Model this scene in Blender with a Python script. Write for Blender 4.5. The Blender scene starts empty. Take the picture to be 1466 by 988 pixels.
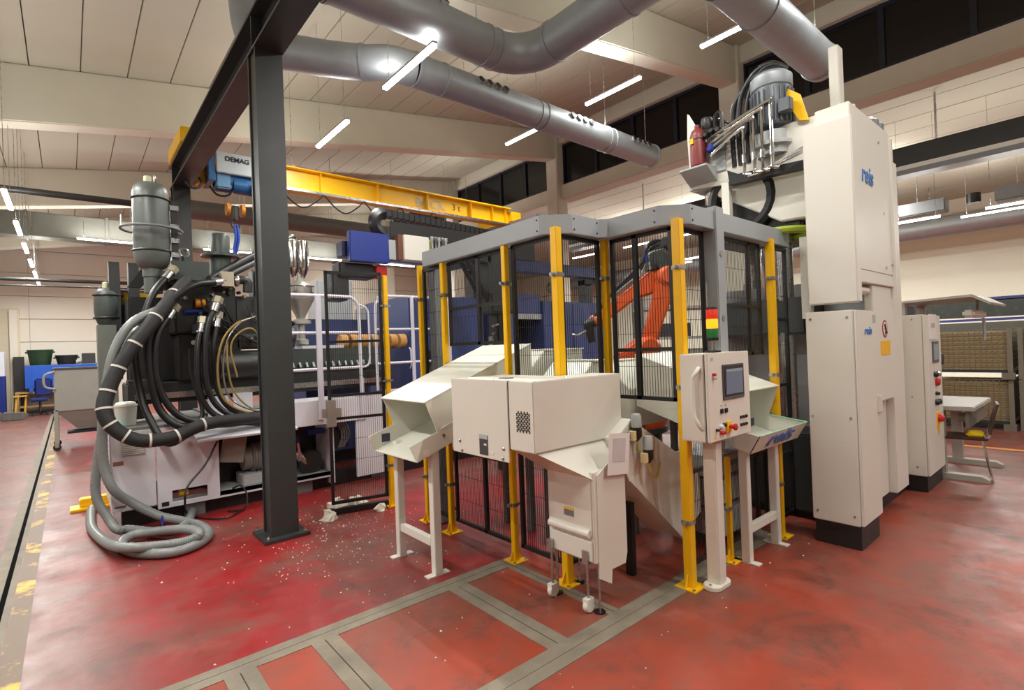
import bpy, math, random
from mathutils import Vector, Matrix
random.seed(7)
SC = bpy.context.scene
COL = SC.collection

# ------------------------------------------------------------------ camera
F_PX, YAW, PITCH, ROLL, EYE = 741.9, .86275, .004457, -.03712, 1.6
_fw = Vector((math.cos(YAW)*math.cos(PITCH), math.sin(YAW)*math.cos(PITCH), math.sin(PITCH)))
_r0 = Vector((math.sin(YAW), -math.cos(YAW), 0)); _u0 = _r0.cross(_fw)
_r = math.cos(ROLL)*_r0 + math.sin(ROLL)*_u0
_u = -math.sin(ROLL)*_r0 + math.cos(ROLL)*_u0
cam_data = bpy.data.cameras.new('camera')
cam_data.sensor_fit = 'HORIZONTAL'; cam_data.sensor_width = 36
cam_data.lens = F_PX/1466*36; cam_data.clip_start = .05; cam_data.clip_end = 200
cam = bpy.data.objects.new('camera', cam_data); COL.objects.link(cam)
m = Matrix.Identity(4)
for i in range(3):
    m[i][0], m[i][1], m[i][2] = _r[i], _u[i], -_fw[i]
m[2][3] = EYE
cam.matrix_world = m
SC.camera = cam

# ------------------------------------------------------------------ world (night outside) and exposure
w = bpy.data.worlds.new('night'); SC.world = w; w.use_nodes = True
w.node_tree.nodes['Background'].inputs[0].default_value = (.012, .014, .02, 1)
w.node_tree.nodes['Background'].inputs[1].default_value = .6
SC.view_settings.view_transform = 'Standard'; SC.view_settings.look = 'None'
SC.view_settings.gamma = 1; SC.view_settings.use_curve_mapping = False
SC.view_settings.exposure = 0.06
LAMP_W = 62.0            # watts of one LED tube fixture, downwards
LAMP_UP = .34            # share of that which leaves upwards
LAMP_RGB = (1.0, .985, .94)
SC.cycles.use_denoising = True
SC.cycles.use_adaptive_sampling = True; SC.cycles.adaptive_threshold = .02
SC.cycles.max_bounces = 5; SC.cycles.diffuse_bounces = 3; SC.cycles.glossy_bounces = 3
SC.cycles.transparent_max_bounces = 12
SC.cycles.sample_clamp_indirect = 6
SC.cycles.caustics_reflective = False; SC.cycles.caustics_refractive = False

# ------------------------------------------------------------------ materials
def lin(c):
    out = []
    for v in c:
        v = v/255
        out.append(v/12.92 if v <= .04045 else ((v+.055)/1.055)**2.4)
    return (*out, 1)
_M = {}
def mat(name, rgb, rough=.5, metal=0, var=.08, scale=6, bump=0, spec=.5, rvar=.1):
    """A surface of one colour with a little procedural unevenness in tone and gloss."""
    if name in _M: return _M[name]
    mt = bpy.data.materials.new(name); mt.use_nodes = True
    nt = mt.node_tree; b = nt.nodes['Principled BSDF']
    b.inputs['Metallic'].default_value = metal
    b.inputs['Specular IOR Level'].default_value = spec
    tc = nt.nodes.new('ShaderNodeTexCoord')
    n = nt.nodes.new('ShaderNodeTexNoise'); n.inputs['Scale'].default_value = scale
    n.inputs['Detail'].default_value = 4; n.inputs['Roughness'].default_value = .6
    nt.links.new(tc.outputs['Object'], n.inputs['Vector'])
    mx = nt.nodes.new('ShaderNodeMix'); mx.data_type = 'RGBA'
    c = lin(rgb)
    mx.inputs[6].default_value = tuple(min(1, v*(1-var*1.5)) for v in c[:3]) + (1,)
    mx.inputs[7].default_value = tuple(min(1, v*(1+var)) for v in c[:3]) + (1,)
    nt.links.new(n.outputs['Fac'], mx.inputs[0])
    nt.links.new(mx.outputs[2], b.inputs['Base Color'])
    mr = nt.nodes.new('ShaderNodeMapRange')
    mr.inputs['To Min'].default_value = max(.02, rough-rvar); mr.inputs['To Max'].default_value = min(1, rough+rvar)
    nt.links.new(n.outputs['Fac'], mr.inputs['Value']); nt.links.new(mr.outputs[0], b.inputs['Roughness'])
    if bump:
        n2 = nt.nodes.new('ShaderNodeTexNoise'); n2.inputs['Scale'].default_value = scale*8
        nt.links.new(tc.outputs['Object'], n2.inputs['Vector'])
        bp = nt.nodes.new('ShaderNodeBump'); bp.inputs['Strength'].default_value = bump; bp.inputs['Distance'].default_value = .01
        nt.links.new(n2.outputs['Fac'], bp.inputs['Height']); nt.links.new(bp.outputs[0], b.inputs['Normal'])
    _M[name] = mt
    return mt
def emit(name, rgb, strength, base=None):
    if name in _M: return _M[name]
    mt = bpy.data.materials.new(name); mt.use_nodes = True
    b = mt.node_tree.nodes['Principled BSDF']
    b.inputs['Base Color'].default_value = lin(base or rgb)
    b.inputs['Emission Color'].default_value = lin(rgb); b.inputs['Emission Strength'].default_value = strength
    _M[name] = mt
    return mt
WHITE = mat('white_powder_coat', (226, 224, 214), .38, 0, .03, 3)
WHITE2 = mat('cool_white_sheet', (222, 220, 226), .42, 0, .05, 4)
LIGHTGREY = mat('light_grey_paint', (176, 180, 180), .4, 0, .04, 4)
GREYMET = mat('grey_painted_steel', (120, 124, 126), .42, 0, .08, 6)
DARK = mat('anthracite_paint', (50, 53, 52), .42, 0, .1, 5)
BLACK = mat('black_paint', (26, 25, 25), .45, 0, .1, 8)
RUBBER = mat('black_rubber', (24, 24, 26), .38, 0, .12, 20)
YELLOW = mat('signal_yellow_paint', (250, 194, 14), .4, 0, .06, 5)
ORANGE = mat('robot_orange_paint', (206, 86, 38), .38, 0, .08, 4)
BLUE = mat('deep_blue_plastic', (22, 46, 132), .35, 0, .08, 4)
MBLUE = mat('machine_blue_paint', (62, 76, 128), .42, 0, .06, 2)
STEEL = mat('brushed_steel', (190, 190, 188), .28, 1, .08, 12)
GALV = mat('galvanised_sheet', (158, 164, 168), .5, .6, .12, 5, .1)
CHROME = mat('polished_steel', (215, 213, 208), .14, 1, .05, 8)
DGREEN = mat('dark_green_grey_paint', (68, 76, 72), .42, 0, .1, 5)
CREAM = mat('cream_wall_paint', (226, 226, 208), .75, 0, .05, 1.2, .1)
CONC = mat('painted_concrete', (210, 207, 190), .8, 0, .06, 1.5, .12)

# ------------------------------------------------------------------ mesh helpers
ORG = {}                               # world origin of every root and part
def root(name, label, cat, loc, group=None):
    o = bpy.data.objects.new(name, None); o.empty_display_size = .1
    COL.objects.link(o); o.location = loc; ORG[o] = Vector(loc)
    tag(o, label, cat, group)
    return o
def tag(o, label=None, cat=None, group=None, kind=None):
    for k, v in (('label', label), ('category', cat), ('group', group), ('kind', kind)):
        if v: o[k] = v
    return o
class MB:
    def __init__(s, T=None): s.v = []; s.f = []; s.T = T or Matrix.Identity(4)
    def add(s, vs, fs):
        b = len(s.v); s.v += [s.T @ Vector(p) for p in vs]; s.f += [tuple(i+b for i in f) for f in fs]; return s
    def bx(s, x0, x1, y0, y1, z0, z1):
        return s.add([(x, y, z) for z in (z0, z1) for y in (y0, y1) for x in (x0, x1)],
                     [(0, 2, 3, 1), (4, 5, 7, 6), (0, 1, 5, 4), (2, 6, 7, 3), (0, 4, 6, 2), (1, 3, 7, 5)])
    def box(s, c, d, rz=0, ry=0, rx=0):
        T = s.T; s.T = T @ Matrix.Translation(c) @ Matrix.Rotation(rz, 4, 'Z') @ Matrix.Rotation(ry, 4, 'Y') @ Matrix.Rotation(rx, 4, 'X')
        s.bx(-d[0]/2, d[0]/2, -d[1]/2, d[1]/2, -d[2]/2, d[2]/2); s.T = T; return s
    def loops(s, rings, closed=True, cap=True):
        n = len(rings[0]); vs = [p for r in rings for p in r]; fs = []
        for k in range(len(rings)-1):
            for i in range(n if closed else n-1):
                j = (i+1) % n; fs.append((k*n+i, k*n+j, (k+1)*n+j, (k+1)*n+i))
        if cap:
            fs.append(tuple(range(n-1, -1, -1))); fs.append(tuple((len(rings)-1)*n+i for i in range(n)))
        return s.add(vs, fs)
    def tube(s, pts, r, n=8, cap=True):
        pts = [Vector(p) for p in pts]; rr = r if isinstance(r, (list, tuple)) else [r]*len(pts)
        rings = []; nrm = None
        for i, p in enumerate(pts):
            t = (pts[min(i+1, len(pts)-1)] - pts[max(i-1, 0)]).normalized()
            if nrm is None: nrm = t.orthogonal().normalized()
            nrm = (nrm - t*nrm.dot(t)); nrm = nrm.normalized() if nrm.length > 1e-6 else t.orthogonal().normalized()
            bn = t.cross(nrm)
            rings.append([p + rr[i]*(math.cos(a)*nrm + math.sin(a)*bn) for a in [2*math.pi*k/n for k in range(n)]])
        return s.loops(rings, True, cap)
    def cyl(s, p0, p1, r, r1=None, n=14): return s.tube([p0, p1], [r, r if r1 is None else r1], n)
    def lathe(s, prof, c=(0, 0, 0), n=20, axis='Z'):
        c = Vector(c); rings = []
        for rad, h in prof:
            rg = []
            for k in range(n):
                a = 2*math.pi*k/n; q = (rad*math.cos(a), rad*math.sin(a), h)
                if axis == 'X': q = (q[2], q[0], q[1])
                if axis == 'Y': q = (q[1], q[2], q[0])
                rg.append(c + Vector(q))
            rings.append(rg)
        return s.loops(rings)
    def prism(s, poly, axis, a, b):
        """polygon of 2-D points extruded along an axis: X -> (y,z), Y -> (x,z), Z -> (x,y)"""
        def P(p, h): return {'X': (h, p[0], p[1]), 'Y': (p[0], h, p[1]), 'Z': (p[0], p[1], h)}[axis]
        n = len(poly)
        area = sum(poly[i][0]*poly[(i+1) % n][1]-poly[(i+1) % n][0]*poly[i][1] for i in range(n))
        if (area < 0) != (axis == 'Y'): poly = poly[::-1]
        return s.loops([[P(p, a) for p in poly], [P(p, b) for p in poly]])
    def sheet(s, pts, th):
        """a flat plate of thickness th from coplanar corner points"""
        pts = [Vector(p) for p in pts]; nm = (pts[1]-pts[0]).cross(pts[2]-pts[0]).normalized()*th
        return s.loops([[p for p in pts], [p+nm for p in pts]])
    def ring(s, c, R, r, axis='Z', n=24, m=6):
        pts = []
        for k in range(n+1):
            a = 2*math.pi*k/n; q = (R*math.cos(a), R*math.sin(a), 0)
            if axis == 'X': q = (0, q[0], q[1])
            if axis == 'Y': q = (q[0], 0, q[1])
            pts.append(Vector(c)+Vector(q))
        return s.tube(pts, r, m, False)
    def build(s, name, material, parent=None, base=None, bevel=0, flat=False, **tags):
        o0 = ORG[parent] if parent else Vector(base) if base is not None else Vector((0, 0, 0))
        me = bpy.data.meshes.new(name)
        me.from_pydata([tuple(p-o0) for p in s.v], [], s.f)
        me.materials.append(material); me.update()
        import bmesh
        bm = bmesh.new(); bm.from_mesh(me); bmesh.ops.recalc_face_normals(bm, faces=bm.faces)
        if bevel:
            es = [e for e in bm.edges if len(e.link_faces) == 2 and e.calc_face_angle(0) > .6]
            bmesh.ops.bevel(bm, geom=es, offset=bevel, segments=2, affect='EDGES', clamp_overlap=True)
        bm.to_mesh(me); bm.free()
        if not flat:
            me.shade_smooth(); me.set_sharp_from_angle(angle=math.radians(38))
        o = bpy.data.objects.new(name, me); COL.objects.link(o)
        if parent: o.parent = parent
        else: o.location = o0
        ORG[o] = o0
        tag(o, **tags)
        return o
def smooth(pts, k=6):
    """Catmull-Rom through the points"""
    P = [Vector(p) for p in pts]; P = [2*P[0]-P[1]] + P + [2*P[-1]-P[-2]]; out = []
    for i in range(1, len(P)-2):
        for j in range(k):
            t = j/k; a, b, c, d = P[i-1:i+3]
            out.append(.5*((2*b)+(-a+c)*t+(2*a-5*b+4*c-d)*t*t+(-a+3*b-3*c+d)*t**3))
    out.append(P[-2]); return out
def text(s, size, name, material, parent, loc, xdir, updir, shear=0, base=None, depth=.002, bold=0, align='LEFT', xs=1, **tags):
    """flat lettering as a thin mesh lying in the plane spanned by xdir, updir"""
    cu = bpy.data.curves.new('lettering', 'FONT'); cu.body = s; cu.size = size; cu.extrude = depth; cu.shear = shear; cu.offset = bold; cu.align_x = align
    cu.resolution_u = 4
    to = bpy.data.objects.new('lettering', cu); COL.objects.link(to)
    me = bpy.data.meshes.new_from_object(to.evaluated_get(bpy.context.evaluated_depsgraph_get()))
    bpy.data.objects.remove(to)
    x = Vector(xdir).normalized(); y = Vector(updir).normalized(); z = x.cross(y)
    T = Matrix(((x.x, y.x, z.x, loc[0]), (x.y, y.y, z.y, loc[1]), (x.z, y.z, z.z, loc[2]), (0, 0, 0, 1)))
    o0 = ORG[parent] if parent else Vector(base or (0, 0, 0))
    for v in me.vertices: v.co = T @ Vector((v.co.x*xs, v.co.y, v.co.z)) - o0
    me.materials.clear(); me.materials.append(material)
    o = bpy.data.objects.new(name, me); COL.objects.link(o)
    if parent: o.parent = parent
    else: o.location = o0
    ORG[o] = o0
    return tag(o, **tags)
def dup(o, off, parent=None, **tags):
    """copy a thing with its parts and sub-parts, moved by off"""
    c = o.copy(); COL.objects.link(c); c.parent = parent
    if parent is None: c.location = Vector(o.location)+Vector(off)
    ORG[c] = ORG[o]+Vector(off)
    for ch in list(o.children): dup(ch, off, c)
    return tag(c, **tags)
def part(name, material, parent, fn, **k):
    b = MB(); fn(b); return b.build(name, material, parent, **k)
# ================================================================== THE HALL
XG = 12.0
def zc(x): return 6.51+.1535*x
def floor_material():
    mt = bpy.data.materials.new('red_coated_floor'); mt.use_nodes = True
    nt = mt.node_tree; b = nt.nodes['Principled BSDF']; L = nt.links.new
    tc = nt.nodes.new('ShaderNodeTexCoord')
    def noise(sc, det=4, rough=.6, dist=0):
        n = nt.nodes.new('ShaderNodeTexNoise'); n.inputs['Scale'].default_value = sc; n.inputs['Detail'].default_value = det
        n.inputs['Roughness'].default_value = rough; n.inputs['Distortion'].default_value = dist
        L(tc.outputs['Object'], n.inputs['Vector']); return n.outputs['Fac']
    def rng(v, a, c, lo=0, hi=1):
        r = nt.nodes.new('ShaderNodeMapRange'); r.inputs['From Min'].default_value = a; r.inputs['From Max'].default_value = c
        r.inputs['To Min'].default_value = lo; r.inputs['To Max'].default_value = hi; L(v, r.inputs['Value']); return r.outputs[0]
    def mixc(f, c1, c2):
        x = nt.nodes.new('ShaderNodeMix'); x.data_type = 'RGBA'
        if isinstance(f, float): x.inputs[0].default_value = f
        else: L(f, x.inputs[0])
        for i, c in ((6, c1), (7, c2)):
            if isinstance(c, tuple): x.inputs[i].default_value = c
            else: L(c, x.inputs[i])
        return x.outputs[2]
    sep = nt.nodes.new('ShaderNodeSeparateXYZ'); L(tc.outputs['Object'], sep.inputs[0])
    # two coats of paint: crimson beyond the concrete strip, brick red on the near side
    zone = rng(sep.outputs['Y'], 2.95, 3.05)
    crim = mixc(rng(noise(1.1, 5, .65), .35, .68), lin((150, 30, 32)), lin((122, 32, 31)))
    brick = mixc(rng(noise(.9, 5, .65), .35, .7), lin((160, 64, 42)), lin((130, 57, 43)))
    aisle = mixc(rng(noise(1.3, 4), .3, .7), lin((122, 74, 64)), lin((104, 68, 60)))
    base = mixc(zone, brick, crim)
    base = mixc(rng(sep.outputs['X'], .35, -.2), base, aisle)
    base = mixc(rng(sep.outputs['X'], 4.6, 7.5, 0, .55), base, aisle)
    worn = rng(noise(.8, 7, .68, .35), .45, .6, 0, .72)
    col = mixc(worn, base, lin((104, 76, 66)))
    stain = rng(noise(2.3, 6, .7, .6), .54, .7, 0, .75)
    col = mixc(stain, col, lin((66, 54, 48)))
    fade = rng(noise(1.7, 6, .7, .3), .55, .72, 0, .5)
    col = mixc(fade, col, lin((164, 92, 80)))
    L(col, b.inputs['Base Color'])
    L(rng(noise(3, 5, .7), .3, .7, .3, .52), b.inputs['Roughness'])
    bp = nt.nodes.new('ShaderNodeBump'); bp.inputs['Strength'].default_value = .06; bp.inputs['Distance'].default_value = .02
    L(noise(14, 3), bp.inputs['Height']); L(bp.outputs[0], b.inputs['Normal'])
    return mt
FLOOR = MB().bx(-9, 23, -13, 25, -.2, 0).build('floor', floor_material(), kind='structure')
STRIPM = mat('worn_concrete_strip', (128, 118, 102), .62, 0, .4, 5, .25)
JOINT = mat('dark_joint', (46, 42, 38), .8, 0, .2, 9)
def strip(x0, x1, y0, y1, nm='concrete_strip', mm=STRIPM, h=.003):
    return MB().bx(x0, x1, y0, y1, -.01, h).build(nm, mm, FLOOR)
strip(-.2, 2.48, 2.93, 2.998); strip(-.2, 2.48, 3.002, 3.07); strip(-.2, 2.48, 2.998, 3.002, 'floor_joint', JOINT, .0015)
strip(.9, 4.35, 1.83, 1.908); strip(.9, 4.35, 1.911, 1.995); strip(.9, 4.35, 1.908, 1.911, 'floor_joint', JOINT, .0015)
for xc in (.62, 1.05, 1.955, 2.43):
    hw = .075 if xc < 2.2 else .045
    strip(xc-hw, xc-.003, 1.995, 2.93); strip(xc+.003, xc+hw, 1.995, 2.93); strip(xc-.003, xc+.003, 1.995, 2.93, 'floor_joint', JOINT, .0015)
strip(-.47, -.395, -3, 24); strip(-.365, -.33, -3, 24); strip(-.395, -.365, -3, 24, 'drain_slot', mat('slot_black', (8, 8, 8), .95, 0, .1, 8, 0, .05), .001)
# worn yellow marking beside the drain
ym = bpy.data.materials.new('worn_yellow_marking'); ym.use_nodes = True
_nt = ym.node_tree; _b = _nt.nodes['Principled BSDF']; _tc = _nt.nodes.new('ShaderNodeTexCoord')
_n = _nt.nodes.new('ShaderNodeTexNoise'); _n.inputs['Scale'].default_value = 2.6; _n.inputs['Detail'].default_value = 6; _n.inputs['Roughness'].default_value = .7
_nt.links.new(_tc.outputs['Object'], _n.inputs['Vector'])
_cr = _nt.nodes.new('ShaderNodeValToRGB'); _cr.color_ramp.elements[0].position = .52; _cr.color_ramp.elements[0].color = lin((104, 82, 62))
_cr.color_ramp.elements[1].position = .62; _cr.color_ramp.elements[1].color = lin((206, 164, 44))
_nt.links.new(_n.outputs['Fac'], _cr.inputs[0]); _nt.links.new(_cr.outputs[0], _b.inputs['Base Color']); _b.inputs['Roughness'].default_value = .5
strip(-.325, -.225, 1, 23.5, 'yellow_marking', ym, .002)
strip(7.3, 10.9, .55, .66, 'pale_floor_marking', mat('pale_marking', (190, 170, 140), .6, 0, .15, 8), .002)
strip(9.4, 9.5, -4, 1.5, 'orange_floor_marking', mat('orange_marking', (214, 140, 50), .6, 0, .15, 8), .002)

# ---- walls
WP = mat('wall_panel_paint', (232, 226, 212), .7, 0, .05, .8, .06)
JW = mat('wall_joint', (190, 180, 158), .9)
WB = MB().bx(-9, 23, 24.6, 24.9, 0, 9).build('wall_back', JW, kind='structure')
_pm = None
for i in range(4):
    for j in range(9):
        x0 = -9+i*8; z0 = j*.8
        if _pm is None:
            o = MB().bx(x0+.004, x0+7.996, 24.55, 24.6, z0+.01, z0+.79).build('wall_panel', WP, WB, bevel=.006); _pm = o; _pb = (x0, z0)
        else:
            o = _pm.copy(); COL.objects.link(o); o.location = (x0-_pb[0], 0, z0-_pb[1])
MB().bx(-9.2, -9, -13, 25, 0, 9).build('wall_aisle_side', WP, kind='structure')
MB().bx(-9, 23, -13.2, -13, 0, 9).build('wall_behind', WP, kind='structure')
WR = MB().bx(22, 22.2, -13, 25, 0, 6.6).build('wall_far_bay', CREAM, kind='structure')
NAVY = mat('navy_stripe', (40, 48, 110), .5)
for z0, z1, mm, nm in ((2.54, 2.62, NAVY, 'blue_stripe'), (1.88, 1.96, NAVY, 'blue_stripe'), (2.0, 2.54, mat('dark_glazing', (52, 58, 54), .25), 'dark_band'), (2.51, 2.54, WHITE, 'white_stripe'), (1.96, 2.0, WHITE, 'white_stripe'), (1.84, 1.88, WHITE, 'white_stripe'), (.6, 1.84, mat('dark_glazing2', (74, 76, 66), .4), 'dark_band')):
    MB().bx(21.97, 22, -4, 12, z0, z1).build(nm, mm, WR)

# ---- roof of the first bay: sloping slabs on sloping beams
CEIL = MB()
CEIL.add([(-9, -13, zc(-9)+.1), (12.3, -13, zc(12.3)+.1), (12.3, 25, zc(12.3)+.1), (-9, 25, zc(-9)+.1)], [(0, 1, 2, 3)])
CEIL.add([(-9, -13, zc(-9)+.2), (12.3, -13, zc(12.3)+.2), (12.3, 25, zc(12.3)+.2), (-9, 25, zc(-9)+.2)], [(0, 3, 2, 1)])
CEIL = CEIL.build('ceiling', mat('slab_joint', (96, 88, 74), .9), kind='structure')
SLAB = mat('ceiling_slab_paint', (180, 177, 160), .85, 0, .07, .7, .1)
YB = [-5.9, -.1, 5.7, 11.5, 17.3, 23.1]
ang = math.atan(.1535); _pm = None
for k in range(-1, 6):
    y0 = (YB[k] if k >= 0 else -11.7)
    for i in range(-12, 20):
        x0 = .278+.645*i
        if x0 > 11.7: continue
        if _pm is None:
            b = MB(Matrix.Translation((x0, y0, zc(x0))) @ Matrix.Rotation(-ang, 4, 'Y'))
            b.bx(.007, .645, 0, 5.8, 0, .09); _pm = b.build('ceiling_slab', SLAB, CEIL, bevel=.006); _pb = Vector((x0, y0, zc(x0)))
        else:
            o = _pm.copy(); COL.objects.link(o); o.location = Vector((x0, y0, zc(x0)))-_pb
for y in YB:
    b = MB(); b.prism([(-8.9, zc(-8.9)), (12, zc(12)), (12, 5.58+.16*12), (-8.9, 5.58-.16*8.9)], 'Y', y-.19, y+.19)
    b.build('roof_beam', CONC, base=(0, y, 5.5), kind='structure', bevel=.02)
    MB().bx(11.75, 12.2, y-.24, y+.24, 0, zc(12)).build('concrete_column', CONC, base=(12, y, 0), kind='structure', bevel=.02)
MB().bx(11.95, 12.45, -13, 25, 6.2, 6.66).build('gutter_beam', CONC, kind='structure', bevel=.02)
MB().bx(11.9, 12.2, -13, 25, 7.95, 8.5).build('clerestory_lintel', CONC, kind='structure', bevel=.02)
GLASS = mat('night_glass', (24, 25, 24), .12, 0, .05, 2); MULL = mat('navy_window_frame', (22, 26, 44), .4)
wn = 0
for k in range(-1, 5):
    y0 = (YB[k] if k >= 0 else -11.7)+.24; y1 = YB[k+1]-.24; wn += 1
    fr = MB().bx(12.05, 12.15, y0, y1, 6.66, 6.74).bx(12.05, 12.15, y0, y1, 7.87, 7.95)
    n = 4; st = (y1-y0)/n
    for i in range(n+1): fr.bx(12.04, 12.14, y0+i*st-.05, y0+i*st+.05, 6.66, 7.95)
    W = fr.build('window_%d' % wn, MULL, base=(12.1, y0, 6.66), kind='structure')
    for i in range(n): MB().bx(12.1, 12.12, y0+i*st+.05, y0+(i+1)*st-.05, 6.74, 7.87).build('pane', GLASS, W)
# ---- second bay beyond the gutter
b = MB(); b.add([(12.4, -13, 6.45), (22.2, -13, 5.95), (22.2, 25, 5.95), (12.4, 25, 6.45)], [(0, 1, 2, 3)]); b.add([(12.4, -13, 6.6), (22.2, -13, 6.1), (22.2, 25, 6.1), (12.4, 25, 6.6)], [(0, 3, 2, 1)])
C2 = b.build('ceiling_far_bay', mat('slab_joint', (70, 62, 50)), kind='structure')
for i in range(12):
    xa = 12.45+i*.8
    b = MB(); za = 6.36-.05*(xa-12.4); b.add([(xa+.012, -12.9, za), (xa+.79, -12.9, za-.04), (xa+.79, 24.5, za-.04), (xa+.012, 24.5, za)] + [(xa+.012, -12.9, za+.07), (xa+.79, -12.9, za+.03), (xa+.79, 24.5, za+.03), (xa+.012, 24.5, za+.07)],
          [(0, 1, 2, 3), (4, 7, 6, 5), (0, 4, 5, 1), (1, 5, 6, 2), (2, 6, 7, 3), (3, 7, 4, 0)])
    b.build('ceiling_slab', SLAB, C2)
# far doorway by the aisle
DF = MB().bx(-3.4, -1.25, 24.42, 24.56, 0, 3.55).build('door_1', mat('door_cream', (214, 202, 176), .6), kind='structure')
MB().bx(-3.35, -1.55, 24.38, 24.42, 0, 3.3).build('door_leaf', mat('door_leaf', (206, 196, 172), .5), DF)
MB().bx(-1.5, -1.3, 24.34, 24.42, 0, 3.5).build('door_post', WP, DF)

# ================================================================== LED TUBE LAMPS
TUBE = emit('led_tube', (255, 250, 240), 14)
BODY = mat('lamp_body', (225, 225, 222), .5)
ORD = 'first second third fourth fifth sixth seventh eighth ninth tenth eleventh twelfth thirteenth fourteenth'.split()
def lamp(x, y, z, L=1.22, along='Y', label='', group='', ceil=zc, W=None):
    t = root('tube_lamp', label, 'lamp', (x, y, z), group)
    b = MB(); b2 = MB()
    if along == 'Y': b.bx(x-.03, x+.03, y-L/2, y+L/2, z+.012, z+.04); b2.bx(x-.03, x+.03, y-L/2+.01, y+L/2-.01, z-.025, z+.012)
    else: b.bx(x-L/2, x+L/2, y-.03, y+.03, z+.012, z+.04); b2.bx(x-L/2+.01, x+L/2-.01, y-.03, y+.03, z-.025, z+.012)
    b.build('lamp_housing', BODY, t); b2.build('light_tube', TUBE, t)
    for s in (-.4, .4):
        p = (x, y+s*L, z+.04) if along == 'Y' else (x+s*L, y, z+.04)
        top = ceil(p[0])-.012
        if ceil is zc and any(abs(p[1]-q) < .2 for q in YB): top = 5.575+.16*p[0]
        MB().cyl(p, (p[0], p[1], top), .004, n=5).build('suspension_wire', STEEL, t)
    for up in (0, 1):
        ld = bpy.data.lights.new('tube_light', 'AREA'); ld.shape = 'RECTANGLE'; ld.size = .05; ld.size_y = L
        ld.energy = (W or LAMP_W)*(LAMP_UP if up else 1); ld.color = LAMP_RGB; ld.spread = math.pi
        lo = bpy.data.objects.new('tube_light', ld); COL.objects.link(lo); lo.parent = t
        lo.location = (0, 0, .06 if up else -.035)
        lo.rotation_euler = (math.pi if up else 0, 0, math.pi/2 if along == 'X' else 0)
    return t
c2 = lambda x: 6.36-.05*(x-12.4)
def row(x, z, ys, what, group, **k):
    for n, y in enumerate(sorted(ys, reverse=True)):
        lamp(x, y, z, label='tube lamp, %s from end wall in the row %s' % (ORD[n], what), group=group, **k)
row(3.2, 5.02, [5.48+i*2.38 for i in range(-4, 3)], 'above the fenced cell', 'tube lamps above the cell')
row(7.4, 6.05, [5.68+i*2.3 for i in range(-6, 2)], 'before the dark high windows', 'tube lamps by the windows')
row(-.65, 4.15, [13.2+i*2.2 for i in range(-5, 6) if i < 5], 'above the drain aisle', 'tube lamps over the aisle')
row(16, 5.2, [4.2, 6.6, 9, 11.4, 14], 'added to brighten the far bay', 'added tube lamps brightening the far bay', ceil=c2, W=120)  # added row of lamps that brightens the bay behind the fence
row(10, 6.2, [14.2, 19.5, 22.2], 'over the machine clamp end', 'tube lamps beyond the clamp end')
row(-4.6, 4.4, [-4.8+i*4.2 for i in range(0, 6)], 'over the open hall side', 'tube lamps over the open side')
row(14, 4.03, [1.25, 2.75, -1.2, -3.6, 5.4, 8, 12], 'of the far bay behind the press', 'tube lamps in the far bay', L=.8, ceil=c2)
row(18, 4.6, [-4, -1, 2, 5, 8, 11], 'near the striped far bay wall', 'tube lamps near the far bay wall', ceil=c2, W=95)
for n, x in enumerate((4.0, 6.9, 9.9, 1.0)): lamp(x, 18.3, 5.0, L=1.5, W=150, along='X', label='tube lamp set crosswise before the end wall, ' + ('above the moulding machine', 'above the steel hopper', 'beside the high windows', 'over the pressure cylinders')[n], group='tube lamps by the end wall')
# ================================================================== RUNWAY FRAME
t = root('crane_runway_frame', 'dark grey steel portal with overhead beam on square-footed posts', 'steel frame', (1.4, 4.86, 0))
def hcol(y):
    x = 1.41
    c = MB().bx(x-.115, x+.115, y-.12, y-.095, .03, 4.3).bx(x-.115, x+.115, y+.095, y+.12, .03, 4.3).bx(x-.1, x-.085, y-.1, y+.1, .03, 4.3).bx(x+.085, x+.1, y-.1, y+.1, .03, 4.3).build('column', DARK, t)
    MB().bx(x-.19, x+.19, y-.2, y+.2, 0, .03).build('base_plate', DARK, c, bevel=.004)
    for sx in (-1, 1):
        for sy in (-1, 1): MB().lathe([(.018, 0), (.018, .016), (.008, .02), (.008, .035)], (x+sx*.155, y+sy*.165, .03), 6).build('anchor_bolt', STEEL, c)
for y in (4.92, 9.55, -1.4): hcol(y)
b = MB().bx(1.29, 1.53, -2.2, 9.75, 4.3, 4.325).bx(1.29, 1.53, -2.2, 9.75, 4.63, 4.655).bx(1.4, 1.42, -2.2, 9.75, 4.325, 4.63)
b.build('runway_beam', DARK, t)
for y in (4.92, 9.55, -1.4):
    for s in (-1, 1): MB().bx(1.41+s*.015 if s > 0 else 1.3, 1.52 if s > 0 else 1.395, y-.008, y+.008, 4.325, 4.63).build('web_stiffener', DARK, t)
MB().bx(1.39, 1.43, -2.2, 9.75, 4.655, 4.69).build('crane_rail', STEEL, t)

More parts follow.
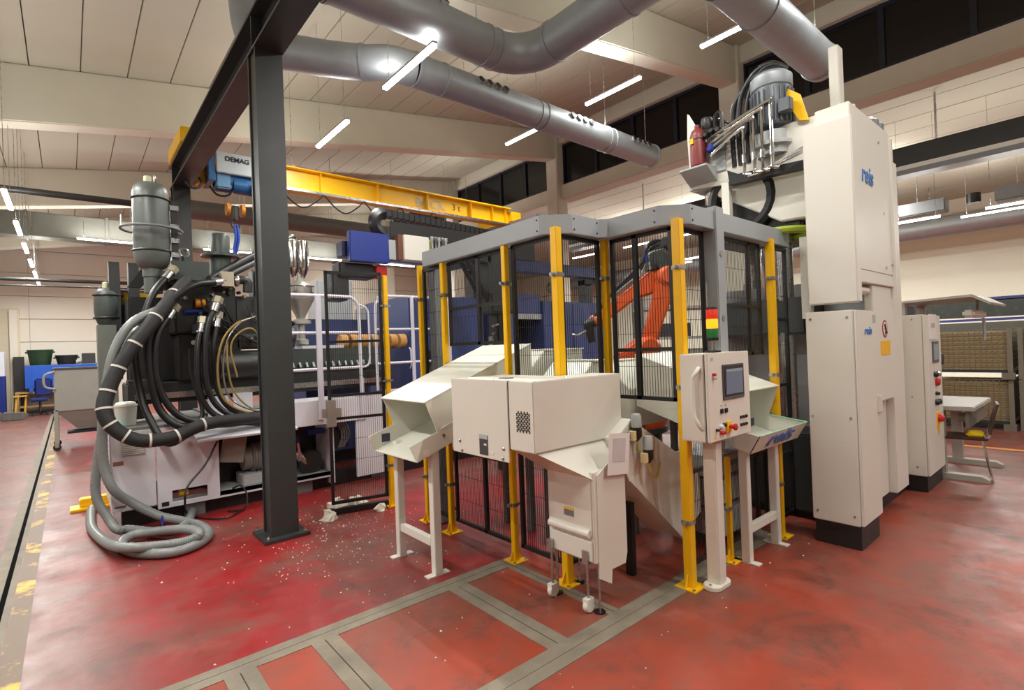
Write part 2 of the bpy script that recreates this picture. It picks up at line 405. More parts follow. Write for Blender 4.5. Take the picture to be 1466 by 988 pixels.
# ================================================================== OVERHEAD CRANE
YC = 9.25
t = root('bridge_crane', 'yellow bridge crane girder with painted lettering spanning above the cell', 'crane', (1.4, YC, 4.7))
g = MB().bx(1.585, 7.94, YC-.13, YC+.13, 4.45, 4.475).bx(1.585, 7.94, YC-.13, YC+.13, 4.825, 4.85).bx(1.585, 7.94, YC-.012, YC+.012, 4.475, 4.825)
g.build('girder', YELLOW, t)
for x in (2.4, 3.5, 4.6, 5.7, 6.8, 7.4, 7.8): MB().bx(x-.006, x+.006, YC-.11, YC-.012, 4.475, 4.825).build('stiffener', YELLOW, t)
for x in (3.2, 4.4, 5.5, 6.6): MB().bx(x-.06, x+.06, YC-.05, YC, 4.85, 4.89).build('cable_clip', BLACK, t)
ec = MB().bx(1.3, 1.56, YC-.6, YC+.6, 4.74, 4.96).build('end_carriage', YELLOW, t, bevel=.01)
for s in (-.48, .48): MB().lathe([(.08, -.03), (.09, 0), (.08, .03)], (1.41, YC+s, 4.78), 16, 'X').build('wheel', DARK, ec)
ec2 = MB().bx(7.95, 8.25, YC-.12, YC+1.2, 4.55, 4.78).build('end_carriage', YELLOW, t, bevel=.01)
text('BOCK', .26, 'girder_lettering', mat('pale_lettering', (205, 196, 170), .6, 0, .35, 9), t, (5.45, YC-.016, 4.565), (1, 0, 0), (0, 0, 1), bold=.006)
text('3 t', .19, 'load_lettering', mat('dark_lettering', (70, 52, 22), .6), t, (6.35, YC-.016, 4.6), (1, 0, 0), (0, 0, 1))
for i in range(4):
    x = 2.75+i*.75
    MB().tube(smooth([(x, YC-.2, 4.42), (x+.2, YC-.2, 4.22), (x+.4, YC-.2, 4.14), (x+.62, YC-.2, 4.28), (x+.75, YC-.2, 4.42)]), .012, 6).build('festoon_cable', RUBBER, t)
MB().bx(2.5, 7.9, YC-.215, YC-.185, 4.41, 4.45).build('festoon_track', STEEL, t)
# the other runway, far side
MB().bx(7.95, 8.25, 8.3, 13, 4.15, 4.54).build('rail_girder', GREYMET, base=(8.1, 10, 4.15), label='grey rail girder carrying the far end of the yellow crane', cat='beam')
t = root('rail_post', 'grey steel post holding up the far crane rail girder', 'post', (8.1, 12.4, 0))
MB().bx(8.0, 8.2, 12.3, 12.5, 0, 4.15).build('post_shaft', GREYMET, t, bevel=.01)
MB().bx(7.9, 8.3, 12.2, 12.6, 0, .03).build('foot_plate', GREYMET, t)
# hoist
HB = mat('hoist_blue_paint', (40, 96, 150), .38, 0, .08, 6)
t = root('electric_hoist', 'blue electric rope hoist with white maker panel under the yellow girder', 'hoist', (2.1, YC, 4.2))
MB().bx(1.78, 2.42, YC-.42, YC-.36, 4.44, 4.76).build('maker_panel', mat('panel_grey', (192, 200, 204), .4), t, bevel=.01)
text('DEMAG', .1, 'maker_lettering', BLACK, t, (1.9, YC-.424, 4.63), (1, 0, 0), (0, 0, 1), bold=.003)
for x in (1.72, 2.45): MB().bx(x-.05, x+.05, YC-.4, YC+.1, 4.3, 4.88).build('side_plate', HB, t, bevel=.012)
MB().lathe([(.1, 0), (.16, .02), (.16, .62), (.1, .64)], (1.78, YC-.2, 4.36), 22, 'X').build('rope_drum', HB, t)
MB().bx(1.78, 2.0, YC-.36, YC-.1, 4.22, 4.5).build('gear_case', mat('pale_blue_case', (96, 146, 184), .4), t, bevel=.02)
MB().lathe([(.02, 0), (.13, .01), (.13, .2), (.09, .21), (.09, .26)], (2.02, YC-.25, 4.32), 18, 'X').build('hoist_motor', HB, t)
MB().lathe([(.02, 0), (.12, .01), (.12, .19), (.1, .2)], (2.27, YC-.25, 4.3), 18, 'X').build('travel_motor', HB, t)
MB().bx(1.55, 1.7, YC-.14, YC+.14, 4.3, 4.6).build('trolley', YELLOW, t, bevel=.01)
MB().ring((1.5, YC-.25, 4.28), .1, .018, 'Y').build('cable_loop', RUBBER, t)
MB().tube(smooth([(1.7, YC-.3, 4.24), (1.8, YC-.3, 4.12), (1.95, YC-.3, 4.13), (2.05, YC-.3, 4.25)]), .016, 6).build('cable_loop', RUBBER, t)
for x in (1.93, 2.0, 2.14, 2.21): MB().cyl((x, YC-.2, 4.3), (x+(.015 if x < 2.05 else -.015), YC-.2, 3.98), .006, n=5).build('wire_rope', STEEL, t)
hk = MB().bx(2.04, 2.1, YC-.24, YC-.16, 3.78, 3.98).build('hook_block', BLACK, t, bevel=.01)
for x in (1.965, 2.175):
    MB().lathe([(.02, -.03), (.1, -.025), (.1, .025), (.02, .03)], (x, YC-.2, 3.94), 16, 'X').build('sheave_cover', mat('amber_cover', (216, 140, 40), .45), hk)
MB().tube([(2.07+.06*math.cos(a), YC-.2, 3.72+.07*math.sin(a)) for a in [math.pi*.6+k*.32 for k in range(15)]], .018, 8).build('hook', DARK, hk)
SL = mat('blue_sling', (40, 74, 176), .6)
t = root('lifting_sling', 'bright blue lifting sling looped on the hoist hook', 'sling', (2.07, YC-.2, 3.3))
for i, x in enumerate((2.05, 2.09)):
    MB().tube(smooth([(x, YC-.2, 3.7), (x+.012, YC-.215, 3.5), (x-.012, YC-.19, 3.3), (x+.01, YC-.2, 3.12)], 5), .02, 8).build('strap', SL, t)

# ================================================================== AIR DUCTS
def elbow(c, r, a0, a1, k=8):      # arc in the horizontal plane
    return [(c[0]+r*math.cos(a0+(a1-a0)*i/k), c[1]+r*math.sin(a0+(a1-a0)*i/k), c[2]) for i in range(k+1)]
def duct(name, label, runs, R, base, rings, outlets=(), wires=()):
    t = root(name, label, 'duct', base)
    for nm, pts in runs: MB().tube(pts, R, 28).build(nm, GALV, t)
    for p, d in rings:
        p = Vector(p); d = Vector(d).normalized()
        MB().tube([p-d*.02, p-d*.018, p+d*.018, p+d*.02], [R, R+.012, R+.012, R], 28).build('joint_ring', GALV, t)
    for p, d in outlets:
        p = Vector(p); d = Vector(d).normalized()
        MB().tube([p+d*(R-.03), p+d*(R+.035)], .058, 14).build('nozzle_collar', GALV, t)
        MB().tube([p+d*(R+.03), p+d*(R+.038)], .05, 14).build('nozzle_opening', BLACK, t)
    for p in wires: MB().cyl((p[0], p[1], p[2]+R), (p[0], p[1], zc(p[0])-.012), .006, n=5).build('hanger_wire', STEEL, t)
    return t
D = Vector((0, -1, .35))
Y1, Z1 = 6.25, 5.5
o1 = [((x+dx, Y1, Z1), D) for x in (4.75, 6.75, 8.5) for dx in (0, .16, .32, .48)]
duct('ventilation_duct', 'long straight galvanised air duct with four-hole nozzle groups ending in a cap', [
    ('duct_run', [(3.72, Y1, Z1), (9.4, Y1, Z1)]),
    ('duct_bend', smooth([(2.2, 7.05, Z1+.1), (2.7, 6.78, Z1+.05), (3.1, 6.5, Z1), (3.4, 6.3, Z1), (3.72, Y1, Z1)], 4)),
    ('duct_feed', smooth([(1.93, 7.42, 6.76), (1.93, 7.42, 6.3), (1.96, 7.35, 5.9), (2.05, 7.2, 5.68), (2.2, 7.05, Z1+.1)], 4))], .225, (5, Y1, Z1),
    [((x, Y1, Z1), (1, 0, 0)) for x in (3.74, 4.2, 6.05, 6.2, 7.85, 8.0, 9.36)] + [((2.2, 7.05, Z1+.1), (1, -.55, -.08)), ((3.1, 6.5, Z1), (1, -.7, 0))], o1,
    [(4.6, Y1, Z1), (6.1, Y1, Z1), (7.9, Y1, Z1), (9.2, Y1, Z1), (2.3, 7.0, Z1+.1)])
Y2, Z2 = 5.0, 5.35
o2 = [((x, Y2, Z2), Vector((0, -.75, .66))) for x in (2.62, 2.85, 3.08, 3.31)]
duct('ventilation_duct', 'galvanised air duct turning in a wide bend above the fenced cell', [
    ('duct_run', [(2.01, Y2, Z2), (4.15, Y2, Z2)]),
    ('duct_bend', elbow((4.15, Y2-.5, Z2), .5, math.pi/2, 0)),
    ('duct_run', [(4.65, Y2-.5, Z2), (4.65, 3.0, Z2)]),
    ('duct_bend', elbow((5.1, 3.0, Z2), .45, math.pi, math.pi*1.5)[0:9]),
    ('duct_run', [(5.1, 2.55, Z2), (8.0, 2.55, Z2)])], .235, (4.2, 4.4, Z2),
    [((2.05, Y2, Z2), (1, 0, 0)), ((4.0, Y2, Z2), (1, 0, 0)), ((4.15, Y2, Z2), (1, 0, 0)), ((4.65, 4.4, Z2), (0, 1, 0)), ((4.65, 3.3, Z2), (0, 1, 0)), ((6.05, 2.55, Z2), (1, 0, 0)), ((7.9, 2.55, Z2), (1, 0, 0)), ((5.2, 2.55, Z2), (1, 0, 0))], o2,
    [(3.9, Y2, Z2), (4.65, 3.9, Z2), (6.5, 2.55, Z2), (7.8, 2.55, Z2)])
# transition hood where the ducts start
t = root('duct_plenum', 'grey sheet metal plenum box tapering into the round air ducts', 'duct', (1.6, 5.2, 5.1))
a = [(1.72, 4.72, 4.86), (1.72, 5.3, 4.86), (1.72, 5.3, 5.75), (1.72, 4.72, 5.75)]; c = [(2.0, 4.8, 5.15), (2.0, 5.2, 5.15), (2.0, 5.2, 5.55), (2.0, 4.8, 5.55)]
MB().loops([[Vector(p) for p in a], [Vector(p) for p in c]]).build('taper', GALV, t)
MB().bx(1.56, 1.72, 4.7, 5.32, 4.84, zc(1.5)-.02).build('box', GALV, t)
# services across the far end
DG2 = mat('dull_duct_grey', (120, 120, 112), .5, .6, .1, 3)
t = root('rectangular_duct', 'wide dull grey duct crossing the hall before the end wall', 'duct', (2, 19, 5.05))
MB().bx(-8.98, 11.5, 18.7, 19.3, 5.05, 5.7).build('duct_body', DG2, t, bevel=.02)
for i in range(11): MB().bx(-7.6+i*1.7, -7.54+i*1.7, 18.67, 19.33, 5.02, 5.73).build('flange', DG2, t)
for i in range(6): MB().cyl((-4.5+i*3, 19, 5.7), (-4.5+i*3, 19, zc(-4.5+i*3)-.012), .008, n=5).build('hanger_rod', STEEL, t)
t = root('round_duct', 'dark round pipe running across behind the crane girder', 'duct', (6, 15, 5))
MB().tube([(1.9, 15, 5.35), (11.8, 15, 5.35)], .24, 20).build('pipe_run', mat('dark_pipe_grey', (112, 115, 112), .5, .2), t)
for x in (4, 6, 8, 10): MB().cyl((x, 15, 5.58), (x, 15, zc(x)-.012), .008, n=5).build('hanger_rod', STEEL, t)
t = root('conduit_pipe', 'thin black pipe hung high across the aisle', 'pipe', (0, 12, 4.5)); MB().cyl((-8.9, 12, 4.5), (1.6, 12, 4.58), .06, n=10).build('pipe_run', DARK, t)
for x in (-6, -2.5): MB().cyl((x, 12, 4.5), (x, 12, zc(x)-.012), .008, n=5).build('hanger_rod', STEEL, t)
t = root('conduit_pipe', 'lower black pipe hung across the aisle at lamp height', 'pipe', (0, 16, 3.5)); MB().cyl((-8.9, 16, 3.5), (2.2, 16, 3.56), .045, n=10).build('pipe_run', DARK, t)
MB().cyl((-8.9, 16, 3.36), (2.2, 16, 3.42), .02, n=8).build('cable_line', DARK, t)
for x in (-6, -1.8): MB().cyl((x, 16, 3.5), (x, 16, zc(x)-.012), .008, n=5).build('hanger_rod', STEEL, t)
# black rail girder in the far bay; lamp light on its edge is painted white
t = root('rail_girder', 'black rail girder in the far bay, reflected light painted white on its edge', 'beam', (13, 2, 4.7))
MB().bx(12.9, 13.15, -12, 12, 4.95, 5.35).build('girder_web', BLACK, t)
MB().bx(12.82, 12.9, -12, 12, 4.86, 4.95).build('painted_light_edge', WHITE, t); MB().bx(12.8, 13.2, -12, 12, 4.76, 4.86).build('lower_flange', GREYMET, t)
for y in (-6, 2.2, 9): MB().cyl((13.02, y, 5.35), (13.02, y, 6.3), .02, n=6).build('hanger_rod', STEEL, t)
t = root('round_duct', 'galvanised pipe along the far bay wall under the ceiling', 'duct', (20, 3, 4.9))
MB().tube([(20, -12, 4.75), (20, 20, 4.75)], .3, 18).build('pipe_run', GALV, t)
for y in (-6, 0, 3.6, 9): MB().cyl((20, y, 5.05), (20, y, 5.96), .02, n=6).build('hanger_rod', STEEL, t)
t = root('unit_heater', 'row of grey heater casings hung below the far bay ceiling', 'heater', (17, 2.6, 4.6))
for i, y in enumerate((1.2, 3.3)): MB().bx(16.7, 17.2, y-.6, y+.6, 4.62, 4.95).build('casing', GREYMET, t, bevel=.03)
MB().cyl((16.95, 2.2, 4.72), (16.95, 2.2, 4.95), .14).build('fan_housing', BLACK, t)
for y in (1.2, 3.3): MB().cyl((16.95, y, 4.95), (16.95, y, 6.11), .012, n=5).build('hanger_rod', STEEL, t)
# ================================================================== SAFETY FENCE
GREYF = mat('frame_grey_paint', (158, 164, 168), .4, 0, .05, 4)
CLAMP = mat('zinc_clamp', (178, 176, 168), .35, .8)
def fence_post(x, y, a, label, h=2.4, clamps=(2.08, 1.3, .42), rz=0):
    t = root('fence_post', label, 'post', (x, y, 0), 'yellow fence posts')
    T = Matrix.Translation((x, y, 0)) @ Matrix.Rotation(rz, 4, 'Z')
    b = MB(T); b.bx(-a/2, a/2, -a/2, a/2, .008, h); b.build('post_tube', YELLOW, t, bevel=.004)
    b = MB(T); b.bx(-a/2-.045, a/2+.045, -a/2-.045, a/2+.045, 0, .008); b.build('foot_plate', YELLOW, t)
    for s in (-1, 1): MB(T).prism([(s*a/2, .008), (s*(a/2+.04), .008), (s*a/2, .09)], 'Y', -.004, .004).build('gusset', YELLOW, t)
    for z in clamps:
        b = MB(T); e = a/2+.004; b.bx(-e, e, -e, e, z-.014, z+.014); b.bx(-e-.03, e+.03, -.012, .012, z-.01, z+.01)
        b.build('clamp', CLAMP, t, bevel=.002)
    for s in (-1, 1): MB(T).lathe([(.009, 0), (.009, .01)], (s*(a/2+.03), -a/2-.028, .008), 6).build('anchor_bolt', STEEL, t)
    return t
fence_post(2.53, 4.97, .046, 'yellow fence post beside the open mesh gate')
fence_post(2.535, 4.26, .042, 'thin yellow fence post behind the legs of the big chute')
fence_post(2.52, 3.84, .046, 'yellow fence post where the sloping chute passes into the cell')
fence_post(2.51, 2.98, .044, 'slim yellow fence post behind the vented white conveyor box')
fence_post(2.52, 2.45, .058, 'stout yellow corner fence post rising behind the conveyor box top')
fence_post(3.03, 2.45, .046, 'yellow fence post in the inner corner before the orange robot')
fence_post(3.04, 1.85, .06, 'stout yellow corner fence post behind the operator panel')
fence_post(4.33, 1.81, .056, 'yellow fence post between the lettered chute and the press')
fence_post(3.60, 1.86, .034, 'short thin yellow post behind the white panel pedestal', h=.75, clamps=(.38,))
def panel(p0, p1, z0, z1, label, mids=(), bars=(1.2,), step=.021, hz=.2, fr=.013):
    p0 = Vector((*p0, 0)); p1 = Vector((*p1, 0)); L = (p1-p0).length
    T = Matrix.Translation(p0) @ Matrix.Rotation(math.atan2(p1.y-p0.y, p1.x-p0.x), 4, 'Z')
    t = root('mesh_fence', label, 'fence', tuple(p0.lerp(p1, .5)+Vector((0, 0, z0))), 'black mesh fence panels')
    b = MB(T); b.bx(0, 2*fr, -fr, fr, z0, z1); b.bx(L-2*fr, L, -fr, fr, z0, z1); b.bx(0, L, -fr, fr, z0, z0+2*fr); b.bx(0, L, -fr, fr, z1-2*fr, z1)
    b.build('frame', BLACK, t)
    for u in mids: MB(T).bx(u*L-.018, u*L+.018, -fr, fr, z0, z1).build('mid_post', BLACK, t)
    for z in bars:
        if z0+.1 < z < z1-.1: MB(T).bx(0, L, -fr*.9, fr*.9, z-.013, z+.013).build('cross_bar', BLACK, t)
    b = MB(T); n = max(1, int(L/step)); r = .0014
    for i in range(1, n): b.bx(i*L/n-r, i*L/n+r, -r, r, z0+fr, z1-fr)
    k = max(1, int((z1-z0)/hz))
    for i in range(1, k): b.bx(fr, L-fr, r, 3*r, z0+i*(z1-z0)/k-r, z0+i*(z1-z0)/k+r)
    b.build('wire_mesh', BLACK, t, flat=True)
    return t
panel((2.55, 4.22), (2.55, 3.88), .1, 2.36, 'narrow black mesh panel behind the big chute legs', bars=(1.3,))
panel((2.55, 3.80), (2.55, 3.02), 1.63, 2.36, 'upper black mesh panel above the big sloping chute', mids=(.55,), bars=(1.95,))
panel((2.55, 3.80), (2.55, 3.02), .1, .92, 'lower black mesh panel beneath the big sloping chute', mids=(.55,), bars=(.72,))
panel((2.55, 2.94), (2.55, 2.5), .1, 2.36, 'black mesh panel rising behind the vented conveyor box', bars=(1.3,))
panel((2.57, 2.475), (2.99, 2.475), .1, 2.36, 'black mesh panel across the short step of the fence', bars=(1.3,))
panel((3.055, 2.41), (3.055, 1.9), 1.2, 2.36, 'black mesh panel in front of the orange robot arm', mids=(.42,), bars=(1.55,))
panel((3.09, 1.885), (3.41, 1.885), .1, 2.36, 'narrow black mesh panel beside the grey frame post', bars=(1.3, .72))
panel((3.6, 1.885), (4.29, 1.885), 1.47, 2.36, 'upper black mesh panel above the lettered chute', mids=(.72,), bars=(1.85,))
panel((3.64, 1.885), (4.29, 1.885), .1, .7, 'lower black mesh panel under the lettered chute', mids=(.72,))
panel((4.375, 1.85), (4.72, 1.85), .1, 2.36, 'black mesh panel filling the gap at the press', bars=(1.75, 1.2, .62))
gate = panel((1.95, 5.12), (2.5, 4.99), .1, 2.43, 'open black mesh gate swung out beside the dark column', bars=(1.72, 1.18, .95), fr=.015)
b = MB(Matrix.Translation((1.96, 5.1, 1.0)) @ Matrix.Rotation(-.23, 4, 'Z')); b.bx(-.04, .05, -.05, .03, -.12, .14); b.bx(-.08, .1, -.04, .02, -.03, .06); b.build('lock_plate', CLAMP, gate, bevel=.004)
b = MB(Matrix.Translation((1.95, 5.12, 0)) @ Matrix.Rotation(-.23, 4, 'Z')); b.bx(-.03, .56, -.03, .03, .0, .06); b.build('base_rail', BLACK, gate)

# ---- grey cable-duct frame running along the fence top
def rect_sweep(pts, w, z0, z1):
    P = [Vector((*p, 0)) for p in pts]; rings = []
    for i, p in enumerate(P):
        d0 = (p-P[i-1]).normalized() if i else None; d1 = (P[i+1]-p).normalized() if i < len(P)-1 else None
        n0 = Vector((-d0.y, d0.x, 0)) if d0 else None; n1 = Vector((-d1.y, d1.x, 0)) if d1 else None
        if n0 is None: n = n1
        elif n1 is None: n = n0
        else:
            n = (n0+n1).normalized(); n = n/max(.35, n.dot(n0))
        q = p+n*w
        rings.append([Vector((p.x, p.y, z0)), Vector((q.x, q.y, z0)), Vector((q.x, q.y, z1)), Vector((p.x, p.y, z1))])
    return MB().loops(rings)
t = root('overhead_frame', 'pale grey square beam frame stepping along the top of the fence', 'frame', (2.6, 3, 0))
FP = [(2.48, 4.12), (2.48, 2.56), (2.64, 2.41), (2.93, 2.41), (2.975, 2.36), (2.975, 1.95), (3.12, 1.80), (4.7, 1.80)]
for i, (a, c) in enumerate(zip(FP[:-1], FP[1:])):
    a = Vector((*a, 0)); c = Vector((*c, 0))
rect_sweep(FP, .11, 2.365, 2.5).build('frame_beam', GREYF, t, bevel=.004)
for p, d in ((FP[1], (0, 1)), (FP[2], (1, 0)), (FP[3], (-1, 0)), (FP[5], (0, 1)), (FP[6], (1, 0))):
    for s in (.025,):
        for z in (2.395, 2.47):
            q = Vector((p[0]+d[0]*s, p[1]+d[1]*s, z)); nrm = Vector((0, -1, 0)) if d[0] else Vector((-1, 0, 0))
            MB().tube([q, q+nrm*.006], .006, 6).build('bolt', DARK, t)
MB().bx(3.425, 3.54, 1.785, 1.9, .84, 2.53).build('frame_post', GREYF, t, bevel=.006)
MB().bx(2.56, 2.66, 4.06, 4.16, .01, 2.365).build('frame_post', GREYMET, t, bevel=.006)
for z in (1.1, 1.75, 2.2): MB().lathe([(.02, 0), (.02, .012)], (3.48, 1.78, z), 10, 'Y').build('plug', STEEL, t)

# ================================================================== CHUTES
def legs(t, pts, h, horizontal, mm=WHITE):
    for x, y, rz in pts:
        MB().bx(x-.03, x+.03, y-.03, y+.03, .008, h).build('leg', mm, t, bevel=.004)
        b = MB(Matrix.Translation((x, y, 0)) @ Matrix.Rotation(rz, 4, 'Z')); b.bx(-.03, .03, -.09, .09, 0, .008); b.build('foot_plate', mm, t)
    (x0, y0, _), (x1, y1, _) = pts
    if abs(x0-x1) < .02: MB().bx(x0-.02, x0+.02, min(y0, y1)+.03, max(y0, y1)-.03, .2, .26).build('cross_rail', mm, t, bevel=.003)
    else: MB().bx(min(x0, x1)+.03, max(x0, x1)-.03, y0-.02, y0+.02, .2, .26).build('cross_rail', mm, t, bevel=.003)
CH = mat('chute_white_coat', (222, 222, 208), .36, 0, .03, 3)
t = root('discharge_chute', 'large white sheet metal chute with open mouth on two legs', 'chute', (1.95, 3.45, 0))
ya, yb = 3.15, 3.8
side = [(1.745, .945), (1.80, .83), (2.9, 1.2), (2.9, 1.62), (1.88, 1.235), (1.97, 1.02)]
MB().prism(side, 'Y', ya, ya+.006).build('side_plate', CH, t); MB().prism(side, 'Y', yb-.006, yb).build('side_plate', CH, t)
MB().prism([(1.80, .83), (2.9, 1.2), (2.9, 1.206), (1.80, .836)], 'Y', ya+.006, yb-.006).build('floor_plate', CH, t)
MB().prism([(1.87, 1.233), (2.9, 1.62), (2.9, 1.626), (1.87, 1.24)], 'Y', ya-.004, yb+.004).build('hood_plate', CH, t)
MB().prism([(2.0, 1.035), (2.5, 1.19), (2.5, 1.2), (2.0, 1.045)], 'Y', ya-.006, ya).build('seam_flange', CH, t)
for q, z in ((2.02, .99), (2.35, 1.1)): MB().lathe([(.012, 0), (.012, .01)], (q, ya-.01, z), 8, 'Y').build('bolt', STEEL, t)
b = MB(); b.bx(1.86, 1.93, yb-.009, yb-.0062, .89, .955); b.build('dark_sticker', mat('dark_sticker', (56, 60, 84), .5, 0, .3, 60), t)
MB().bx(1.845, 1.9, ya-.002, ya, .86, .91).build('paper_label', mat('paper_label', (236, 232, 216), .7), t)
legs(t, [(1.95, 3.70, math.pi/2), (1.96, 3.20, math.pi/2)], .9, 'Y')

t = root('discharge_chute', 'white chute with blue lettering on its lip between operator panel and press', 'chute', (3.9, 1.76, 0))
xa, xb, xf = 3.56, 4.27, 4.38
side = [(1.60, .925), (1.67, .80), (2.6, 1.08), (2.6, 1.5), (1.76, 1.215), (1.84, .98)]
MB().prism(side, 'X', xa, xa+.006).build('side_plate', CH, t)
MB().prism([(1.84, .86), (2.6, 1.08), (2.6, 1.5), (1.76, 1.215), (1.84, .98)], 'X', xb-.006, xb).build('side_plate', CH, t)
MB().sheet([(xf, 1.60, .925), (xf-.01, 1.67, .80), (xb, 1.84, .855), (xb, 1.84, .98)], .005).build('flared_side', CH, t)
MB().prism([(1.67, .80), (2.6, 1.08), (2.6, 1.086), (1.67, .806)], 'X', xa+.006, xb-.006).build('floor_plate', CH, t)
MB().sheet([(xb-.01, 1.67, .80), (xf-.01, 1.67, .80), (xb-.01, 1.84, .853)], .005).build('floor_gusset', CH, t)
MB().prism([(1.75, 1.215), (2.6, 1.5), (2.6, 1.506), (1.75, 1.221)], 'X', xa, xb).build('hood_plate', CH, t)
MB().prism([(1.60, .925), (1.67, .80), (1.675, .803), (1.605, .928)], 'X', xa, xf-.005).build('front_lip', CH, t)
GE = mat('green_glass_edge', (168, 216, 190), .2)
MB().tube([(xf, 1.60, .93), (xb, 1.84, .985)], .005, 6).build('glass_edge', GE, t); MB().tube([(xa, 1.6, .93), (xf, 1.6, .93)], .005, 6).build('glass_edge', GE, t)
MB().bx(4.1, 4.18, 1.92, 1.925, .9, .96).build('dark_sticker', mat('dark_sticker', (56, 60, 84)), t)
LB = mat('logo_blue', (84, 112, 180), .5)
text('reis', .165, 'logo_lettering', LB, t, (3.74, 1.647, .83), (1, 0, 0), (0, -.07, .125), shear=.2, bold=.003, depth=.003, xs=1.75)
legs(t, [(3.66, 1.765, 0), (4.15, 1.77, 0)], .82, 'X', WHITE)

# inner ends of parts slides, inside the fence
def slide(label, x0, x1, y0, y1, z0, z1, drop, along):
    t = root('parts_slide', label, 'chute', ((x0+x1)/2, (y0+y1)/2, 0), 'parts slides inside the cell')
    if along == 'X': pr, ax, a, c, u0, u1 = 'XZ', 'Y', y0, y1, x0, x1
    else: ax, a, c, u0, u1 = 'X', x0, x1, y0, y1
    pol = [(u0, z0), (u1, z0+drop*.4), (u1, z1), (u0+.25, z1), (u0, z1-.22)]
    MB().prism(pol, ax, a, c).build('hopper_body', CH, t, bevel=.006)
    MB().prism([(u0+.25, z1), (u1, z1), (u1, z1+.012), (u0+.25, z1+.012)], ax, a-.02, c+.02).build('top_flange', CH, t)
    for px_ in (x0+.08, x1-.08):
        for py_ in (y0+.06, y1-.06): MB().bx(px_-.025, px_+.025, py_-.025, py_+.025, 0, z0+.1).build('leg', GREYMET, t)
slide('white parts slide behind the vented conveyor box', 2.95, 3.46, 2.75, 3.2, .95, 1.46, .3, 'X')
slide('white parts slide in front of the orange robot', 3.5, 4.3, 2.62, 3.1, .9, 1.44, .2, 'Y')
slide('white parts slide at the inner end of the big chute', 2.95, 3.7, 3.3, 3.75, 1.0, 1.56, .3, 'X')

# ================================================================== CONVEYOR AND GRANULATOR
GW = mat('granulator_white', (222, 218, 206), .4, 0, .04, 3)
t = root('granulator', 'white conveyor box with vents above a caster-footed granulator body', 'granulator', (2.45, 2.2, 0))
L = [(2.0, 2.17), (2.80, 2.17), (2.80, 2.41), (2.45, 2.41), (2.45, 2.98), (2.0, 2.98)]
bd = MB().prism(L, 'Z', .985, 1.4).build('upper_box', GW, t, bevel=.006)
MB().prism([(1.992, 2.39), (2.0, 2.39), (2.0, 2.985), (1.992, 2.985)], 'Z', .905, 1.402).build('access_door', GW, t, bevel=.003)
MB().prism([(1.999, 2.385), (2.01, 2.385), (2.01, 2.39), (1.999, 2.39)], 'Z', .985, 1.4).build('door_gap', BLACK, t)
for y, z in ((2.9, .985), (2.44, .985), (2.88, .925), (2.45, .925)): MB().lathe([(.01, 0), (.012, -.004), (.006, -.009)], (1.992, y, z), 8, 'X').build('door_screw', STEEL, t)
lb = MB().bx(1.988, 1.992, 2.595, 2.68, .925, 1.05).build('maker_label', mat('dark_label', (70, 70, 70), .5, 0, .2, 80), t)
MB().bx(1.986, 1.988, 2.595, 2.68, 1.025, 1.05).build('label_header', LIGHTGREY, lb)
MB().bx(1.986, 1.988, 2.605, 2.63, .985, .997).build('label_field', WHITE, lb)
MB().bx(1.989, 1.992, 2.535, 2.575, .935, .955).build('round_sticker', WHITE, t)
for j in range(5):
    for i in range(9):
        y = 2.315-i*.0135; z = 1.1+j*.024+(.011 if i % 2 else 0)
        MB().bx(1.996, 2.0005, y-.0032, y+.0032, z, z+.017).build('vent_slot', BLACK, t)
for x, y in ((2.06, 2.9), (2.06, 2.6), (2.1, 2.24), (2.35, 2.24), (2.65, 2.24)): MB().lathe([(.008, 0), (.006, .004)], (x, y, 1.4), 8).build('top_screw', STEEL, t)
MB().bx(2.1, 2.16, 2.52, 2.6, 1.4, 1.408).build('top_plug', GREYMET, t)
# funnel below the box
a = [(2.02, 2.19), (2.76, 2.19), (2.76, 2.4), (2.02, 2.4)]; c = [(2.33, 2.035), (2.62, 2.035), (2.62, 2.42), (2.33, 2.42)]
MB().loops([[Vector((*p, .80)) for p in c], [Vector((*p, .985)) for p in a]]).build('funnel', GW, t)
body = MB().bx(2.33, 2.62, 2.035, 2.42, .30, .84).build('granulator_body', GW, t, bevel=.004)
MB().prism([(2.355, .21), (2.46, .15), (2.47, .235), (2.6, .235), (2.62, .3), (2.62, .96), (2.36, .82)], 'Y', 2.026, 2.035).build('side_cover', GW, t)
fr = MB().bx(2.322, 2.33, 2.05, 2.405, .46, .81).build('front_cover', GW, t, bevel=.002)
MB().cyl((2.318, 2.06, .475), (2.318, 2.395, .475), .025, n=10).build('drawer_roll', GW, t)
MB().bx(2.318, 2.33, 2.05, 2.405, .31, .43).build('collection_drawer', GW, t, bevel=.004)
ws = MB().bx(2.319, 2.322, 2.19, 2.27, .55, .6).build('warning_plate', GREYMET, t); MB().bx(2.317, 2.319, 2.19, 2.27, .588, .6).build('yellow_strip', YELLOW, ws)
for x, y in ((2.315, 2.39), (2.325, 2.10)):
    c = MB().bx(x-.02, x+.02, y-.022, y+.022, .29, .37).build('caster_bracket', STEEL, t)
    MB().cyl((x, y, .075), (x, y, .3), .008, n=8).build('caster_stem', STEEL, c)
    MB().bx(x-.03, x+.03, y-.02, y+.02, .06, .085).build('caster_fork', WHITE, c)
    MB().lathe([(.01, -.018), (.034, -.018), (.04, -.008), (.04, .008), (.034, .018), (.01, .018)], (x, y, .04), 18, 'Y').build('wheel', WHITE, c)
